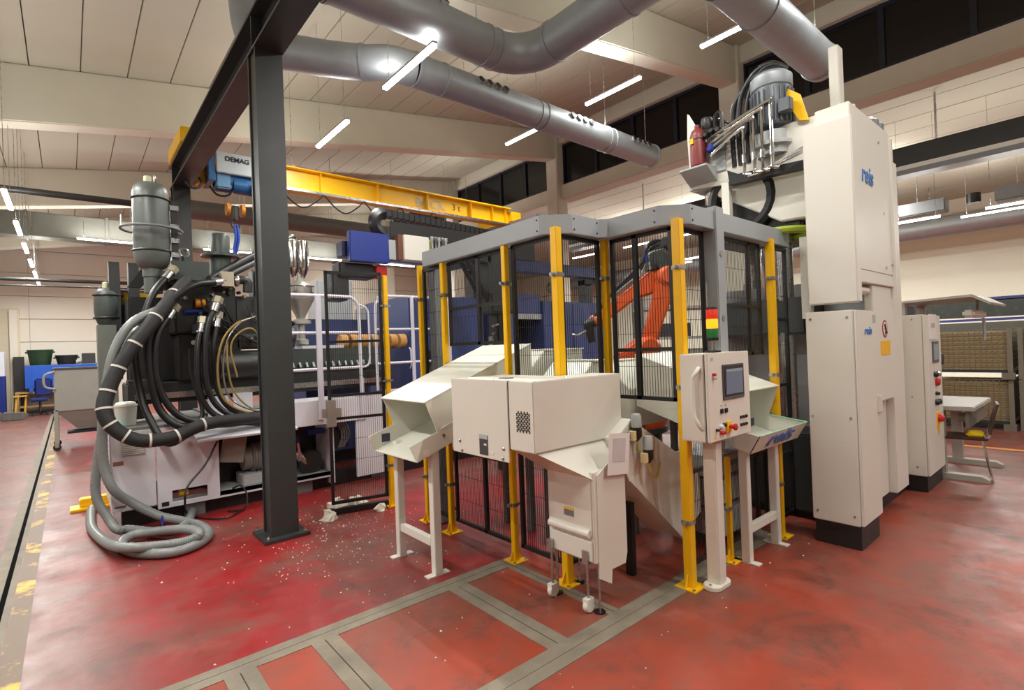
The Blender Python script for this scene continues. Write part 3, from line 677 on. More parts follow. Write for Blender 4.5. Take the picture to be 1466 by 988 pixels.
for x, y in ((2.37, 2.05), (2.37, 2.4), (2.58, 2.4)):
    c = MB().cyl((x, y, .012), (x, y, .31), .008, n=8).build('levelling_stud', STEEL, t); MB().lathe([(.032, 0), (.032, .01), (.012, .016)], (x, y, 0), 14).build('rubber_foot', RUBBER, c)
MB().prism([(2.62, .95), (2.75, .70), (3.345, .17), (3.62, .30), (3.62, .62), (2.8, 1.1), (2.62, .99)], 'Y', 2.09, 2.37).build('inclined_trough', GW, t, bevel=.004)
MB().prism([(2.75, .70), (3.345, .17), (3.365, .19), (2.775, .73)], 'Y', 2.078, 2.09).build('trough_flange', GW, t)
MB().bx(2.9, 2.94, 2.2, 2.26, 0, .5).build('trough_leg', BLACK, t)
CLR = mat('clear_bowl', (170, 176, 172), .12, 0, .1, 20)
for x, y, z in ((2.80, 2.055, 1.05), (2.87, 2.02, .9)):
    f = MB().lathe([(.012, -.09), (.034, -.06), (.034, 0), (.036, .0)], (x, y, z), 16).build('filter_base', BLACK, t)
    MB().lathe([(.034, 0), (.034, .07), (.028, .085), (.01, .09)], (x, y, z), 16).build('filter_bowl', CLR, f)
    MB().tube(smooth([(x, y, z-.09), (x+.01, y-.01, z-.15), (x+.08, y, z-.2), (x+.16, y+.02, z-.12)], 5), .006, 6).build('air_line', mat('yellow_air_line', (196, 176, 40), .4), f)
    MB().bx(x-.06, x-.03, y-.02, y+.02, z-.08, z-.02).build('mount_tag', mat('tag_cream', (220, 206, 150), .6), f)
MB().bx(2.62, 2.87, 2.06, 2.09, .98, 1.02).build('filter_rail', STEEL, t)
pp = MB(Matrix.Translation((2.54, 2.0, .93)) @ Matrix.Rotation(.12, 4, 'Y')); pp.bx(-.1, .1, -.002, .002, -.13, .12)
tg = pp.build('document_sleeve', mat('paper_white', (232, 226, 222), .5), base=(2.54, 2.0, .8), label='white paper in a clear sleeve hung on the granulator side', cat='document')
pp = MB(Matrix.Translation((2.54, 1.9965, .95)) @ Matrix.Rotation(.12, 4, 'Y')); pp.bx(-.06, .06, -.001, .001, -.07, .07); pp.build('printed_field', mat('printed_grey', (206, 200, 200), .5, 0, .2, 120), tg)

# ================================================================== OPERATOR PANEL
PW = mat('panel_warm_white', (226, 220, 208), .4, 0, .03, 4)
t = root('operator_panel', 'white operator terminal with touch screen and emergency stop on a pedestal', 'control panel', (3.17, 1.73, 0))
MB().bx(3.12, 3.21, 1.69, 1.78, .02, .97).build('pedestal_tube', PW, t, bevel=.008)
fo = MB().prism([(3.165+.05*(1 if math.cos(a) > 0 else -1)+.06*math.cos(a), 1.735+.06*math.sin(a)) for a in [math.pi*2*k/20+.01 for k in range(20)]], 'Z', 0, .03).build('pedestal_foot', PW, t, bevel=.004)
for x in (3.08, 3.25): MB().lathe([(.009, 0), (.009, .008)], (x, 1.735, .03), 6).build('anchor_bolt', STEEL, fo)
MB().bx(3.09, 3.24, 1.68, 1.79, .94, .97).build('mounting_flange', LIGHTGREY, t)
MB().bx(2.955, 3.5, 1.655, 1.82, .968, 1.515).build('enclosure', PW, t, bevel=.006)
dr = MB().bx(2.955, 3.5, 1.63, 1.65, .968, 1.518).build('enclosure_door', PW, t, bevel=.004)
MB().bx(2.957, 3.498, 1.65, 1.655, .97, 1.513).build('door_seal', DARK, t)
MB().tube(smooth([(2.955, 1.685, 1.43), (2.925, 1.69, 1.40), (2.915, 1.71, 1.35), (2.915, 1.71, 1.16), (2.925, 1.69, 1.09), (2.955, 1.68, 1.05)], 5), .013, 8).build('handle', WHITE, t)
sc = MB().bx(3.13, 3.41, 1.622, 1.63, 1.215, 1.44).build('screen_bezel', mat('bezel_grey', (88, 90, 94), .4), t, bevel=.003)
MB().bx(3.145, 3.395, 1.619, 1.622, 1.238, 1.43).build('screen_border', mat('bezel_dark', (40, 42, 46), .3), sc)
scr = bpy.data.materials.new('touch_screen'); scr.use_nodes = True
_n = scr.node_tree; _bs = _n.nodes['Principled BSDF']; _bk = _n.nodes.new('ShaderNodeTexBrick'); _tc = _n.nodes.new('ShaderNodeTexCoord')
_bk.inputs['Scale'].default_value = 12; _bk.inputs['Color1'].default_value = lin((84, 94, 112)); _bk.inputs['Color2'].default_value = lin((72, 80, 98)); _bk.inputs['Mortar'].default_value = lin((96, 106, 122))
_n.links.new(_tc.outputs['Generated'], _bk.inputs['Vector']); _n.links.new(_bk.outputs[0], _bs.inputs['Base Color']); _n.links.new(_bk.outputs[0], _bs.inputs['Emission Color']); _bs.inputs['Emission Strength'].default_value = .25; _bs.inputs['Roughness'].default_value = .2
dp = MB().bx(3.16, 3.38, 1.617, 1.619, 1.25, 1.41).build('display', scr, sc)
MB().bx(3.16, 3.38, 1.6155, 1.617, 1.392, 1.41).build('display_header', mat('display_header', (150, 162, 176), .3), sc)
for i in (0, 1):
    MB().bx(3.09+i*.055, 3.125+i*.055, 1.622, 1.63, 1.135, 1.165).build('push_button', BLACK, t, bevel=.003)
    MB().bx(3.098+i*.055, 3.117+i*.055, 1.627, 1.63, 1.182, 1.19).build('button_tag', LIGHTGREY, t)
def btn(x, z, r, mm, nm='push_button', d=.02): MB().lathe([(r, 0), (r, -d*.8), (r*.8, -d)], (x, 1.63, z), 14, 'Y').build(nm, mm, t)
RED = mat('signal_red', (196, 36, 40), .35); WHT = mat('button_white', (238, 240, 250), .3)
btn(3.09, 1.055, .014, WHT); btn(3.125, 1.062, .012, BLACK); btn(3.085, 1.018, .012, RED); btn(3.115, 1.015, .012, RED); btn(3.035, 1.04, .009, BLACK); btn(3.02, 1.385, .01, RED, 'signal_lamp'); btn(3.02, 1.36, .007, STEEL, 'key_switch')
MB().bx(3.15, 3.215, 1.618, 1.63, 1.005, 1.08).build('yellow_backplate', YELLOW, t, bevel=.004); MB().lathe([(.012, 0), (.014, -.03), (.022, -.03), (.022, -.042), (.016, -.046)], (3.185, 1.618, 1.045), 16, 'Y').build('emergency_stop', RED, t)
for j in (0, 1):
    for i in range(3): btn(3.355+i*.036, 1.085-j*.05, .01, BLACK, d=.012)
MB().prism([(3.0, .988), (3.03, .988), (3.015, 1.018)], 'Y', 1.628, 1.63).build('hazard_triangle', YELLOW, t)
MB().bx(3.0, 3.025, 1.628, 1.63, 1.47, 1.49).build('maker_sticker', LIGHTGREY, t)
t = root('signal_tower', 'red amber green stacked signal light standing on the operator panel', 'signal light', (3.2, 1.72, 1.518))
MB().lathe([(.05, 0), (.05, .012), (.014, .014)], (3.2, 1.72, 1.518), 18).build('base_disc', BLACK, t)
MB().cyl((3.2, 1.72, 1.53), (3.2, 1.72, 1.6), .014).build('stem', STEEL, t)
MB().lathe([(.034, 0), (.038, .012), (.036, .02)], (3.2, 1.72, 1.595), 18).build('lower_collar', BLACK, t)
for nm, c, s, z in (('green_lens', (20, 110, 50), .05, 1.612), ('amber_lens', (255, 150, 20), 1.6, 1.675), ('red_lens', (225, 50, 30), .25, 1.738)):
    MB().lathe([(.035, 0), (.036, .005), (.036, .056), (.035, .06)], (3.2, 1.72, z), 18).build(nm, emit('lens_'+nm, c, s), t)
MB().lathe([(.036, 0), (.034, .014), (.01, .016)], (3.2, 1.72, 1.799), 18).build('cap', BLACK, t)
MB().cyl((3.2, 1.75, 1.8), (3.2, 1.75, 1.98), .006, n=6).build('antenna', STEEL, t)
# ================================================================== TRIMMING PRESS
PWH = mat('press_warm_white', (220, 217, 206), .42, 0, .03, 2)
PLIN = mat('plinth_black', (30, 28, 27), .5)
LOGO = mat('logo_bright_blue', (64, 120, 186), .45)
t = root('trimming_press', 'tall white trimming press tower with blue logo and motor head on top', 'press', (5.2, 1.6, 0))
MB().bx(4.4, 4.5, 1.225, 1.56, 1.84, 3.22).build('front_cover', PWH, t, bevel=.008)
sp = MB().bx(4.5, 5.54, 1.262, 1.5, 2.1, 3.36).build('side_cover', PWH, t, bevel=.006)
text('reis', .2, 'logo_lettering', LOGO, sp, (4.72, 1.259, 2.8), (1, 0, 0), (0, 0, 1), shear=.15, bold=.003)
for x, z in ((4.56, 3.2), (5.2, 3.2), (4.56, 2.62), (5.3, 2.62), (4.56, 2.16), (5.3, 2.16), (5.48, 2.2)): MB().lathe([(.012, 0), (.012, -.008)], (x, 1.262, z), 8, 'Y').build('cover_bolt', STEEL, sp)
MB().bx(5.54, 5.92, 1.3, 1.7, .18, 3.18).build('rear_pillar', PWH, t, bevel=.006)
MB().bx(5.5, 5.545, 1.24, 1.3, 1.9, 3.3).build('pillar_lip', PWH, t)
MB().bx(4.6, 5.54, 1.262, 1.42, 2.0, 2.1).build('lower_beam', PWH, t, bevel=.006)
MB().cyl((4.55, 1.32, 1.95), (5.5, 1.32, 1.95), .03).build('guard_roller', PWH, t)
MB().bx(5.92, 6.44, 1.42, 1.75, .18, 1.78).build('rear_panel', PWH, t, bevel=.004)
MB().bx(5.1, 5.54, 1.36, 1.42, .18, 1.04).build('lower_panel', PWH, t, bevel=.004)
MB().bx(5.3, 5.5, 1.42, 2.7, .18, 2.1).build('inner_wall', LIGHTGREY, t)
MB().bx(4.9, 6.44, 1.44, 1.74, 0, .18).build('plinth', PLIN, t)
bxs = MB().bx(4.95, 5.5, 1.28, 1.34, 1.04, 2.0).build('guard_box', PWH, t, bevel=.005)
SG = mat('sign_yellow', (240, 184, 20), .5)
MB().bx(5.12, 5.4, 1.2775, 1.28, 1.42, 1.54).build('caution_plate', SG, bxs)
sg = MB().lathe([(.075, 0), (.075, -.003)], (5.26, 1.28, 1.64), 24, 'Y').build('no_entry_sign', mat('sign_red', (170, 40, 40), .5), bxs)
MB().lathe([(.058, -.003), (.058, -.005)], (5.26, 1.28, 1.64), 24, 'Y').build('sign_field', WHITE, bxs)
fig = MB(Matrix.Translation((-.34, .06, 0))).lathe([(.009, 0), (.009, -.002)], (5.6, 1.215, 1.675), 10, 'Y'); fig.tube([(5.6, 1.214, 1.665), (5.6, 1.214, 1.63), (5.585, 1.214, 1.595)], .006, 5); fig.tube([(5.6, 1.214, 1.63), (5.617, 1.214, 1.598)], .006, 5); fig.tube([(5.578, 1.214, 1.635), (5.6, 1.214, 1.655), (5.622, 1.214, 1.638)], .005, 5); fig.tube([(5.565, 1.213, 1.675), (5.635, 1.213, 1.605)], .005, 5); fig.build('sign_figure', PLIN, bxs)
MB().bx(4.95, 5.4, 1.5, 2.7, .0, .06).build('bed_plate', DARK, t)
# head structure
MB().prism([(1.3, 2.95), (2.72, 3.1), (2.74, 3.62), (2.73, 3.86), (2.6, 3.6), (2.3, 3.45), (1.3, 3.42)], 'X', 4.75, 4.79).build('head_plate', PWH, t)
MB().prism([(1.3, 2.6), (1.9, 2.62), (2.5, 3.0), (2.5, 3.12), (1.3, 3.12)], 'X', 4.79, 5.5).build('head_casting', PWH, t, bevel=.01)
MB().bx(4.79, 6.0, 1.5, 2.76, 3.1, 3.16).build('top_plate', LIGHTGREY, t)
MB().prism([(1.6, 3.0), (2.28, 3.02), (2.3, 3.16), (2.2, 3.1), (1.6, 3.06)], 'X', 4.66, 4.75).build('oil_tray', BLACK, t)
MB().bx(4.79, 5.5, 1.5, 2.72, 3.08, 3.1).build('head_underside', LIGHTGREY, t)
for x, y in ((4.95, 1.95), (4.95, 2.6), (5.75, 1.95), (5.75, 2.6)): MB().cyl((x, y, .06), (x, y, 3.1), .075, n=18).build('guide_column', STEEL, t)
MB().bx(4.85, 5.95, 1.72, 2.72, .06, .75).build('lower_bed', DARK, t, bevel=.02)
MB().bx(4.86, 5.94, 1.75, 2.7, 1.62, 1.95).build('moving_platen', DARK, t, bevel=.02)
MB().bx(4.86, 5.94, 1.75, 2.7, 2.55, 2.95).build('upper_platen', BLACK, t, bevel=.02)
MB().cyl((5.35, 2.2, 1.95), (5.35, 2.2, 2.6), .12, n=18).build('ram', CHROME, t)
MB().ring((4.83, 2.25, 2.9), .28, .06, 'X', 24, 8).build('hose_guide', RUBBER, t)
MB().ring((4.8, 1.9, 2.5), .24, .035, 'Z', 24, 8).build('cable_ring', mat('lime_ring', (150, 170, 40), .5), t)
MB().bx(4.78, 4.85, 1.68, 1.75, 1.75, 2.45).build('drive_rail', WHITE, t)
# white hanging strut at the frame post
MB().bx(4.68, 4.74, 2.3, 2.37, 2.51, 3.06).build('strut', WHITE, t)
# motor
mt_ = MB().lathe([(.05, 0), (.15, .02), (.16, .04), (.16, .36), (.15, .38)], (4.78, 1.93, 3.42), 28).build('motor_body', mat('motor_grey', (92, 98, 104), .42, .1), t)
for k in range(24):
    a = 2*math.pi*k/24
    MB(Matrix.Translation((4.78, 1.93, 3.6)) @ Matrix.Rotation(a, 4, 'Z')).bx(.155, .178, -.004, .004, -.15, .15).build('cooling_fin', mat('motor_grey', (92, 98, 104)), mt_)
MB().lathe([(.165, 0), (.17, .01), (.17, .1), (.14, .13), (.04, .14)], (4.78, 1.93, 3.78), 28).build('fan_cowl', GALV, mt_)
MB().lathe([(.13, 0), (.13, .06), (.17, .07), (.17, .1), (.13, .12), (.13, .2)], (4.78, 1.93, 3.2), 24).build('bell_housing', LIGHTGREY, mt_)
MB().bx(4.62, 4.7, 1.72, 1.82, 3.5, 3.62).build('terminal_box', mat('motor_grey', (92, 98, 104)), mt_, bevel=.01)
MB().prism([(1.62, 3.4), (1.69, 3.42), (1.8, 3.64), (1.77, 3.72), (1.68, 3.64)], 'X', 4.72, 4.745).build('yellow_guard', YELLOW, t)
for k, (dy, dz) in enumerate(((0, 0), (.07, .02), (.13, -.03))):
    MB().tube(smooth([(4.76, 2.14+dy, 3.2), (4.76, 2.15+dy, 3.55), (4.76, 2.12+dy, 3.8+dz), (4.77, 2.02+dy*.6, 3.97+dz), (4.78, 1.9+dy*.3, 4.0+dz), (4.8, 1.8+dy*.1, 3.93)], 6), .026, 10).build('oil_hose', RUBBER, t)
for k, (y, zt) in enumerate(((2.11, 3.47), (2.02, 3.53), (1.95, 3.58), (1.87, 3.63))):
    MB().tube(smooth([(4.6, y-.06, 3.04), (4.6, y, 3.06), (4.6, y, 3.12), (4.6, y, zt-.05), (4.605, y+.03, zt), (4.64, 2.42, zt-.12), (4.68, 2.45, zt-.13)], 5), .014, 8).build('steel_line', CHROME, t)
    MB().cyl((4.6, y, 3.16), (4.6, y, 3.23), .02, n=8).build('line_fitting', STEEL, t)
for dy in (0, .05, .09): MB().tube([(4.6, 2.08-dy, 3.03+dy*.3), (4.6, 2.0-dy, 3.03+dy*.3), (4.6, 1.58, 3.12+dy*.5)], .01, 8).build('steel_line', CHROME, t)
MB().tube(smooth([(4.77, 2.15, 3.55), (4.76, 2.3, 3.62), (4.76, 2.45, 3.7), (4.76, 2.5, 3.5)], 6), .012, 8).build('thin_hose', RUBBER, t)
vb = MB().bx(4.68, 4.78, 2.34, 2.5, 3.38, 3.52).build('valve_block', GREYMET, t, bevel=.01)
for y, z, r in ((2.36, 3.55, .03), (2.42, 3.56, .028), (2.48, 3.54, .03), (2.44, 3.4, .04)): MB().lathe([(r*.5, 0), (r, -.01), (r, -.06), (r*.6, -.08)], (4.69, y, z), 12, 'X').build('valve_coil', BLACK if z > 3.5 else BLUE, vb)
MB().lathe([(.05, 0), (.055, .01), (.055, .1), (.045, .12)], (4.74, 2.52, 3.62), 18).build('breather_cap', BLACK, t)
MB().tube(smooth([(4.74, 2.44, 3.55), (4.74, 2.44, 3.72), (4.74, 2.38, 3.74), (4.74, 2.36, 3.55)], 5), .018, 8).build('oil_hose', RUBBER, t)
MB().bx(4.7, 4.75, 2.44, 2.62, 3.44, 3.5).build('red_cloth_guard', mat('red_orange_paint', (206, 84, 62), .5), t)
ac = MB().lathe([(.02, 0), (.07, .02), (.072, .05), (.072, .3), (.06, .35), (.025, .38), (.025, .41)], (4.66, 2.58, 3.26), 22).build('red_accumulator', mat('oxide_red', (126, 50, 46), .4), t)
MB().ring((4.66, 2.58, 3.53), .075, .006, 'Z').build('strap', STEEL, ac)
MB().bx(4.578, 4.59, 2.58, 2.62, 3.48, 3.53).build('yellow_sticker', SG, ac)
MB().prism([(4.55, 3.25), (4.76, 3.25), (4.76, 3.12), (4.74, 3.12), (4.55, 3.235)], 'Y', 2.44, 2.72).build('accumulator_bracket', LIGHTGREY, t)
MB().bx(4.735, 4.75, 2.35, 2.45, 3.2, 3.6).build('side_bracket', LIGHTGREY, t)
MB().bx(5.18, 5.3, 1.52, 1.6, 3.36, 4.15).build('hanger_bar', PWH, t, bevel=.006)
for x in (5.75, 5.9): MB().lathe([(.03, 0), (.09, .02), (.09, .12), (.05, .16)], (x-.3, 1.4, 3.36), 14).build('top_valve', GREYMET, t)

t = root('control_cabinet', 'white control cabinet with small blue logo on black plinth before the press', 'cabinet', (4.62, 1.42, 0))
MB().bx(4.41, 4.845, 1.265, 1.575, 0, .18).build('plinth', PLIN, t, bevel=.003)
cb = MB().bx(4.39, 4.85, 1.262, 1.585, .18, 1.785).build('cabinet_body', PWH, t, bevel=.006)
d = MB().bx(4.395, 4.85, 1.24, 1.26, .185, 1.78).build('cabinet_door', PWH, t, bevel=.004)
text('reis', .085, 'logo_lettering', LOGO, d, (4.56, 1.238, 1.6), (1, 0, 0), (0, 0, 1), shear=.2, bold=.002, xs=1.4)
MB().bx(4.78, 4.84, 1.236, 1.24, 1.69, 1.75).build('corner_tag', LIGHTGREY, d); MB().bx(4.82, 4.86, 1.215, 1.245, .98, 1.12).build('door_handle', PWH, d, bevel=.005)
for y, z in ((1.3, 1.73), (1.55, 1.73), (1.3, .25), (1.55, .25), (1.3, .98), (1.56, .98)): MB().lathe([(.009, 0), (.009, -.004)], (4.39, y, z), 8, 'X').build('cover_screw', STEEL, cb)
for y in (1.3, 1.55): MB().lathe([(.012, 0), (.012, .015)], (4.43, y, 1.785), 8).build('lifting_plug', STEEL, cb)

t = root('control_cabinet', 'white control cabinet with red and yellow switches beside the desk', 'cabinet', (6.8, 1.45, 0))
MB().bx(6.46, 7.12, 1.265, 1.72, 0, .16).build('plinth', PLIN, t, bevel=.003)
cb = MB().bx(6.44, 7.14, 1.262, 1.74, .16, 1.775).build('cabinet_body', PWH, t, bevel=.006)
d = MB().bx(6.45, 7.14, 1.24, 1.26, .165, 1.77).build('cabinet_door', PWH, t, bevel=.004)
def onf(nm, x0, x1, z0, z1, mm, dd=.006): return MB().bx(x0, x1, 1.24-dd, 1.24, z0, z1).build(nm, mm, d)
hb = onf('hmi_bezel', 6.72, 6.98, 1.28, 1.5, mat('bezel_grey', (88, 90, 94)), .01); MB().bx(6.75, 6.95, 1.228, 1.23, 1.31, 1.47).build('hmi_display', mat('display_header', (150, 162, 176)), hb)
for x, z, mm, r in ((6.78, 1.16, BLACK, .03), (6.9, 1.16, STEEL, .03), (6.85, 1.08, RED, .045), (6.82, .96, BLACK, .02), (6.8, .87, BLACK, .03), (6.9, .87, BLACK, .03)):
    MB().lathe([(r, 0), (r, -.02), (r*.7, -.035)], (x, 1.24, z), 12, 'Y').build('switch', mm, d)
sw = onf('main_switch_plate', 6.8, 6.95, .62, .76, YELLOW); MB().lathe([(.04, 0), (.04, -.03), (.02, -.05)], (6.87, 1.234, .7), 14, 'Y').build('main_switch', RED, sw); onf('yellow_tag', 6.84, 6.9, .54, .62, YELLOW)
ds = onf('document_sheet', 6.62, 6.95, 1.52, 1.78, mat('paper_white', (232, 226, 222))); MB().bx(6.7, 6.86, 1.232, 1.234, 1.64, 1.69).build('printed_field', LIGHTGREY, ds)
MB().bx(6.6, 6.62, 1.236, 1.24, .98, 1.3).build('sticker_column', mat('pale_tag', (214, 206, 196), .6), d)
for y, z in ((1.34, 1.73), (1.36, .95), (1.34, .25)): MB().lathe([(.009, 0), (.009, -.004)], (6.44, y, z), 8, 'X').build('cover_screw', STEEL, cb)

# ================================================================== ROBOT
t = root('industrial_robot', 'orange six-axis industrial robot reaching over the white slides in the cell', 'robot', (4.68, 3.4, 0))
MB().lathe([(.34, 0), (.34, .04), (.26, .06), (.24, .62), (.3, .65), (.3, .7)], (4.68, 3.4, 0), 28).build('pedestal', DARK, t)
MB().lathe([(.28, 0), (.3, .06), (.28, .34), (.2, .46)], (4.68, 3.4, .7), 28).build('rotating_base', ORANGE, t)
ax = Vector((.76, -.65, 0)); sd = Vector((.65, .76, 0)); o = Vector((4.62, 3.28, 1.42)); UZ = Vector((0, 0, 1))
def Q(u, v, d=0): return o+ax*(u+.037*v)+UZ*v+sd*d
def arm(pts, d0, d1, name, mm=ORANGE, bev=.022):    # flat tapered casting in the plane (ax, z)
    return MB().loops([[Q(u, v, d0) for u, v in pts], [Q(u, v, d1) for u, v in pts]]).build(name, mm, t, bevel=bev)
arm([(-.27, -.3), (-.25, .06), (-.15, .12), (-.06, .2), (.02, .2), (.1, .12), (.14, -.3)], -.05, .32, 'shoulder_casting')
arm([(-.02, .04), (.1, .06), (.17, .35), (.30, .7), (.33, .89), (.28, .93), (.14, .9), (.09, .64), (.02, .39), (-.03, .2)], -.16, -.02, 'upper_arm')
arm([(.3, .95), (.11, .96), (-.09, .79), (-.40, .56), (-.46, .47), (-.44, .41), (-.37, .42), (-.06, .65), (.08, .68), (.24, .76)], -.02, .16, 'forearm')
MB().tube([Q(.22, .86, -.2), Q(.22, .86, -.17), Q(.22, .86, .18)], [.07, .1, .1], 24).build('elbow_joint', ORANGE, t)
MB().tube([Q(.03, .12, -.22), Q(.03, .12, -.18), Q(.03, .12, .2)], [.09, .12, .12], 24).build('shoulder_joint', ORANGE, t)
arm([(.07, .93), (.31, .93), (.31, 1.05), (.24, 1.14), (.1, 1.12)], -.04, .2, 'axis_motor', DARK)
MB().tube([Q(.2, 1.0, -.1), Q(.2, 1.0, .28)], .07, 18).build('motor_can', DARK, t)
MB().lathe([(.03, -.08), (.065, -.06), (.065, .06), (.03, .08)], Q(-.47, .43, .07), 16, 'Y').build('wrist', ORANGE, t)
tl = MB(); tl.tube([Q(-.46, .44, .07), Q(-.6, .38, .07)], [.06, .05], 12); tl.tube([Q(-.56, .4, .07), Q(-.52, .2, .07)], [.06, .04], 10); tl.build('gripper', BLACK, t)
MB().tube([Q(-.56, .34, .05), Q(-.68, .28, .05), Q(-.74, .29, .05)], .014, 8).build('gripper_finger', STEEL, t)
for k, (c, m_) in enumerate(((0, RUBBER), (.05, RUBBER), (.1, mat('silver_hose', (170, 176, 176), .4, .5)))):
    MB().tube(smooth([Q(.28, 1.16, .05), Q(.2, 1.26-c, .02), Q(.05, 1.2-c, -.03), Q(-.02, 1.02-c, -.05), Q(-.15, .88-c*.6, -.03), Q(-.3, .74-c*.4, 0), Q(-.42, .6, .03), Q(-.5, .48, .05)], 5), .022-.005*k, 8).build('dress_pack_hose', m_, t)
arm([(.1, 1.14), (.28, 1.2), (.31, 1.28), (.26, 1.3), (.08, 1.22)], 0, .1, 'hose_clamp', DARK, .01)
for u, v in ((.02, 1.1), (.06, 1.02), (-.05, .95)): MB().tube([Q(u, v, -.06), Q(u+.01, v-.08, -.06)], .018, 8).build('valve_fitting', BLUE if v > 1.05 else STEEL, t)
# shelving racks behind the robot
def rack(label, x, y, w, d, h, rz, lv):
    t = root('storage_rack', label, 'rack', (x, y, 0), 'dark storage racks')
    T = Matrix.Translation((x, y, 0)) @ Matrix.Rotation(rz, 4, 'Z'); RK = mat('rack_grey', (110, 110, 106), .5)
    for sx in (0, 1):
        for sy in (0, 1): MB(T).bx(sx*w-.03, sx*w+.03, sy*d-.03, sy*d+.03, 0, h).build('upright', RK, t)
    for z in lv: MB(T).bx(-.03, w+.03, -.02, d+.02, z-.02, z+.02).build('shelf_board', mat('shelf_grey', (178, 176, 168), .5), t)
    return t, T
t1, T1 = rack('dark grey shelving rack behind the robot, beside the press', 6.5, 4.6, 1.3, .5, 2.3, -.75, (.25, .75, 1.2, 1.65, 2.1))
t2, T2 = rack('dark grey shelving rack standing farther behind the press', 8.2, 3.6, 1.4, .5, 2.5, -.75, (.3, .85, 1.35, 1.85, 2.35))
for k, (T, z, u, col) in enumerate(((T1, .77, .2, (84, 84, 80)), (T1, .77, .75, (140, 138, 130)), (T1, 1.22, .15, (60, 60, 60)), (T1, 1.22, .7, (170, 168, 160)), (T1, 1.67, .3, (70, 70, 72)), (T2, .87, .2, (150, 148, 140)), (T2, .87, .8, (60, 62, 62)), (T2, 1.37, .3, (90, 90, 86)), (T2, 1.37, .85, (160, 156, 146)), (T2, 1.87, .4, (66, 66, 66)), (T1, .27, .3, (120, 116, 104)), (T2, .32, .5, (80, 80, 76)))):
    nm = 'storage_bin'; w_ = .38+.05*(k % 3); hh = .2+.06*(k % 2)
    rk = 'rack beside the press' if T is T1 else 'rack farther behind the press'
    tt = root(nm, '%s open-topped bin on the shelf at %s height, %s side, %s' % ('pale' if sum(col) > 380 else 'dark', 'knee' if z < .5 else 'hip' if z < 1 else 'chest' if z < 1.5 else 'head', 'inner' if u < .5 else 'outer', rk), 'bin', tuple(T @ Vector((u+w_/2, .25, z))), 'bins on the racks')
    mm = mat('bin_%d' % k, col, .5); b = MB(T); b.bx(u, u+w_, .05, .45, z, z+.01); b.build('bin_floor', mm, tt)
    for (a0, a1, c0, c1) in ((u, u+.012, .05, .45), (u+w_-.012, u+w_, .05, .45), (u, u+w_, .05, .062), (u, u+w_, .438, .45)): MB(T).bx(a0, a1, c0, c1, z+.01, z+hh).build('bin_wall', mm, tt)
# pallet of boxes under the robot cell, seen through the lower mesh
t = root('machine_base', 'pale welded base frame low behind the lettered chute', 'machine base', (4.0, 2.5, 0))
MB().bx(3.75, 4.25, 2.0, 2.4, .08, .28).build('base_beam', LIGHTGREY, t, bevel=.01); MB().bx(3.7, 4.3, 2.02, 2.38, .32, .5).build('base_beam', LIGHTGREY, t, bevel=.01); MB().bx(3.8, 4.2, 2.1, 2.3, 0, .6).build('core_block', DARK, t); MB().bx(3.72, 4.28, 2.02, 2.38, .54, .7).build('base_beam', LIGHTGREY, t, bevel=.01)
# ================================================================== INJECTION MOULDING MACHINE
HP = {}
HP['bundle'] = [(0.97, 6.35, 2.44), (0.77, 6.15, 2.18), (0.54, 6.0, 1.86), (0.37, 5.95, 1.59), (0.26, 5.9, 1.34), (0.23, 5.85, 1.16), (0.3, 5.82, 1.0), (0.47, 5.8, 0.88), (0.72, 5.82, 0.87), (0.99, 5.88, 0.95), (1.31, 5.95, 0.96), (1.68, 6.05, 0.94)]
HP['grey1'] = [(0.74, 6.2, 2.13), (0.47, 6.08, 1.97), (0.33, 6.05, 1.72), (0.26, 6.03, 1.4), (0.22, 6.03, 1.02), (0.22, 6.03, 0.67), (0.28, 6.0, 0.44), (0.41, 6.06, 0.28), (0.61, 6.01, 0.12), (0.78, 5.86, 0.06), (0.9, 5.62, 0.04), (0.91, 5.32, 0.04), (0.81, 5.11, 0.04), (0.65, 5.02, 0.04), (0.49, 5.1, 0.04), (0.35, 5.31, 0.04), (0.3, 5.56, 0.05), (0.39, 5.71, 0.06), (0.56, 5.6, 0.08), (0.71, 5.39, 0.11), (0.79, 5.22, 0.12), (0.8, 5.1, 0.11), (0.74, 5.14, 0.07), (0.6, 5.19, 0.06), (0.4, 5.16, 0.1), (0.27, 5.31, 0.1), (0.19, 5.79, 0.05), (0.13, 6.3, 0.04), (0.13, 6.8, 0.04), (0.15, 7.21, 0.04)]
HP['grey2'] = [(0.69, 6.25, 1.96), (0.49, 6.16, 1.87), (0.33, 6.16, 1.52), (0.24, 6.14, 1.07), (0.18, 6.14, 0.69), (0.16, 6.12, 0.38), (0.24, 6.06, 0.17)]
HP['grey2b'] = [(0.39, 5.98, 0.05), (0.64, 5.61, 0.05)]
HP['h1'] = [(1.25, 6.3, 2.42), (1.02, 6.2, 2.37), (0.83, 6.15, 2.23), (0.67, 6.1, 2.02), (0.59, 6.1, 1.78), (0.6, 6.1, 1.44), (0.66, 6.1, 1.13), (0.8, 6.05, 0.95), (1.01, 6.05, 0.92)]
HP['h2'] = [(0.8, 6.35, 2.47), (0.66, 6.25, 2.27), (0.57, 6.2, 2.02), (0.49, 6.2, 1.72), (0.52, 6.2, 1.31), (0.58, 6.1, 1.04), (0.7, 5.98, 0.8), (0.88, 6.0, 0.86)]
HP['h3'] = [(0.79, 6.2, 2.06), (0.67, 6.12, 1.85), (0.64, 6.1, 1.51), (0.7, 6.1, 1.23), (0.85, 6.08, 1.02), (1.14, 6.05, 0.92), (1.4, 6.05, 0.91)]
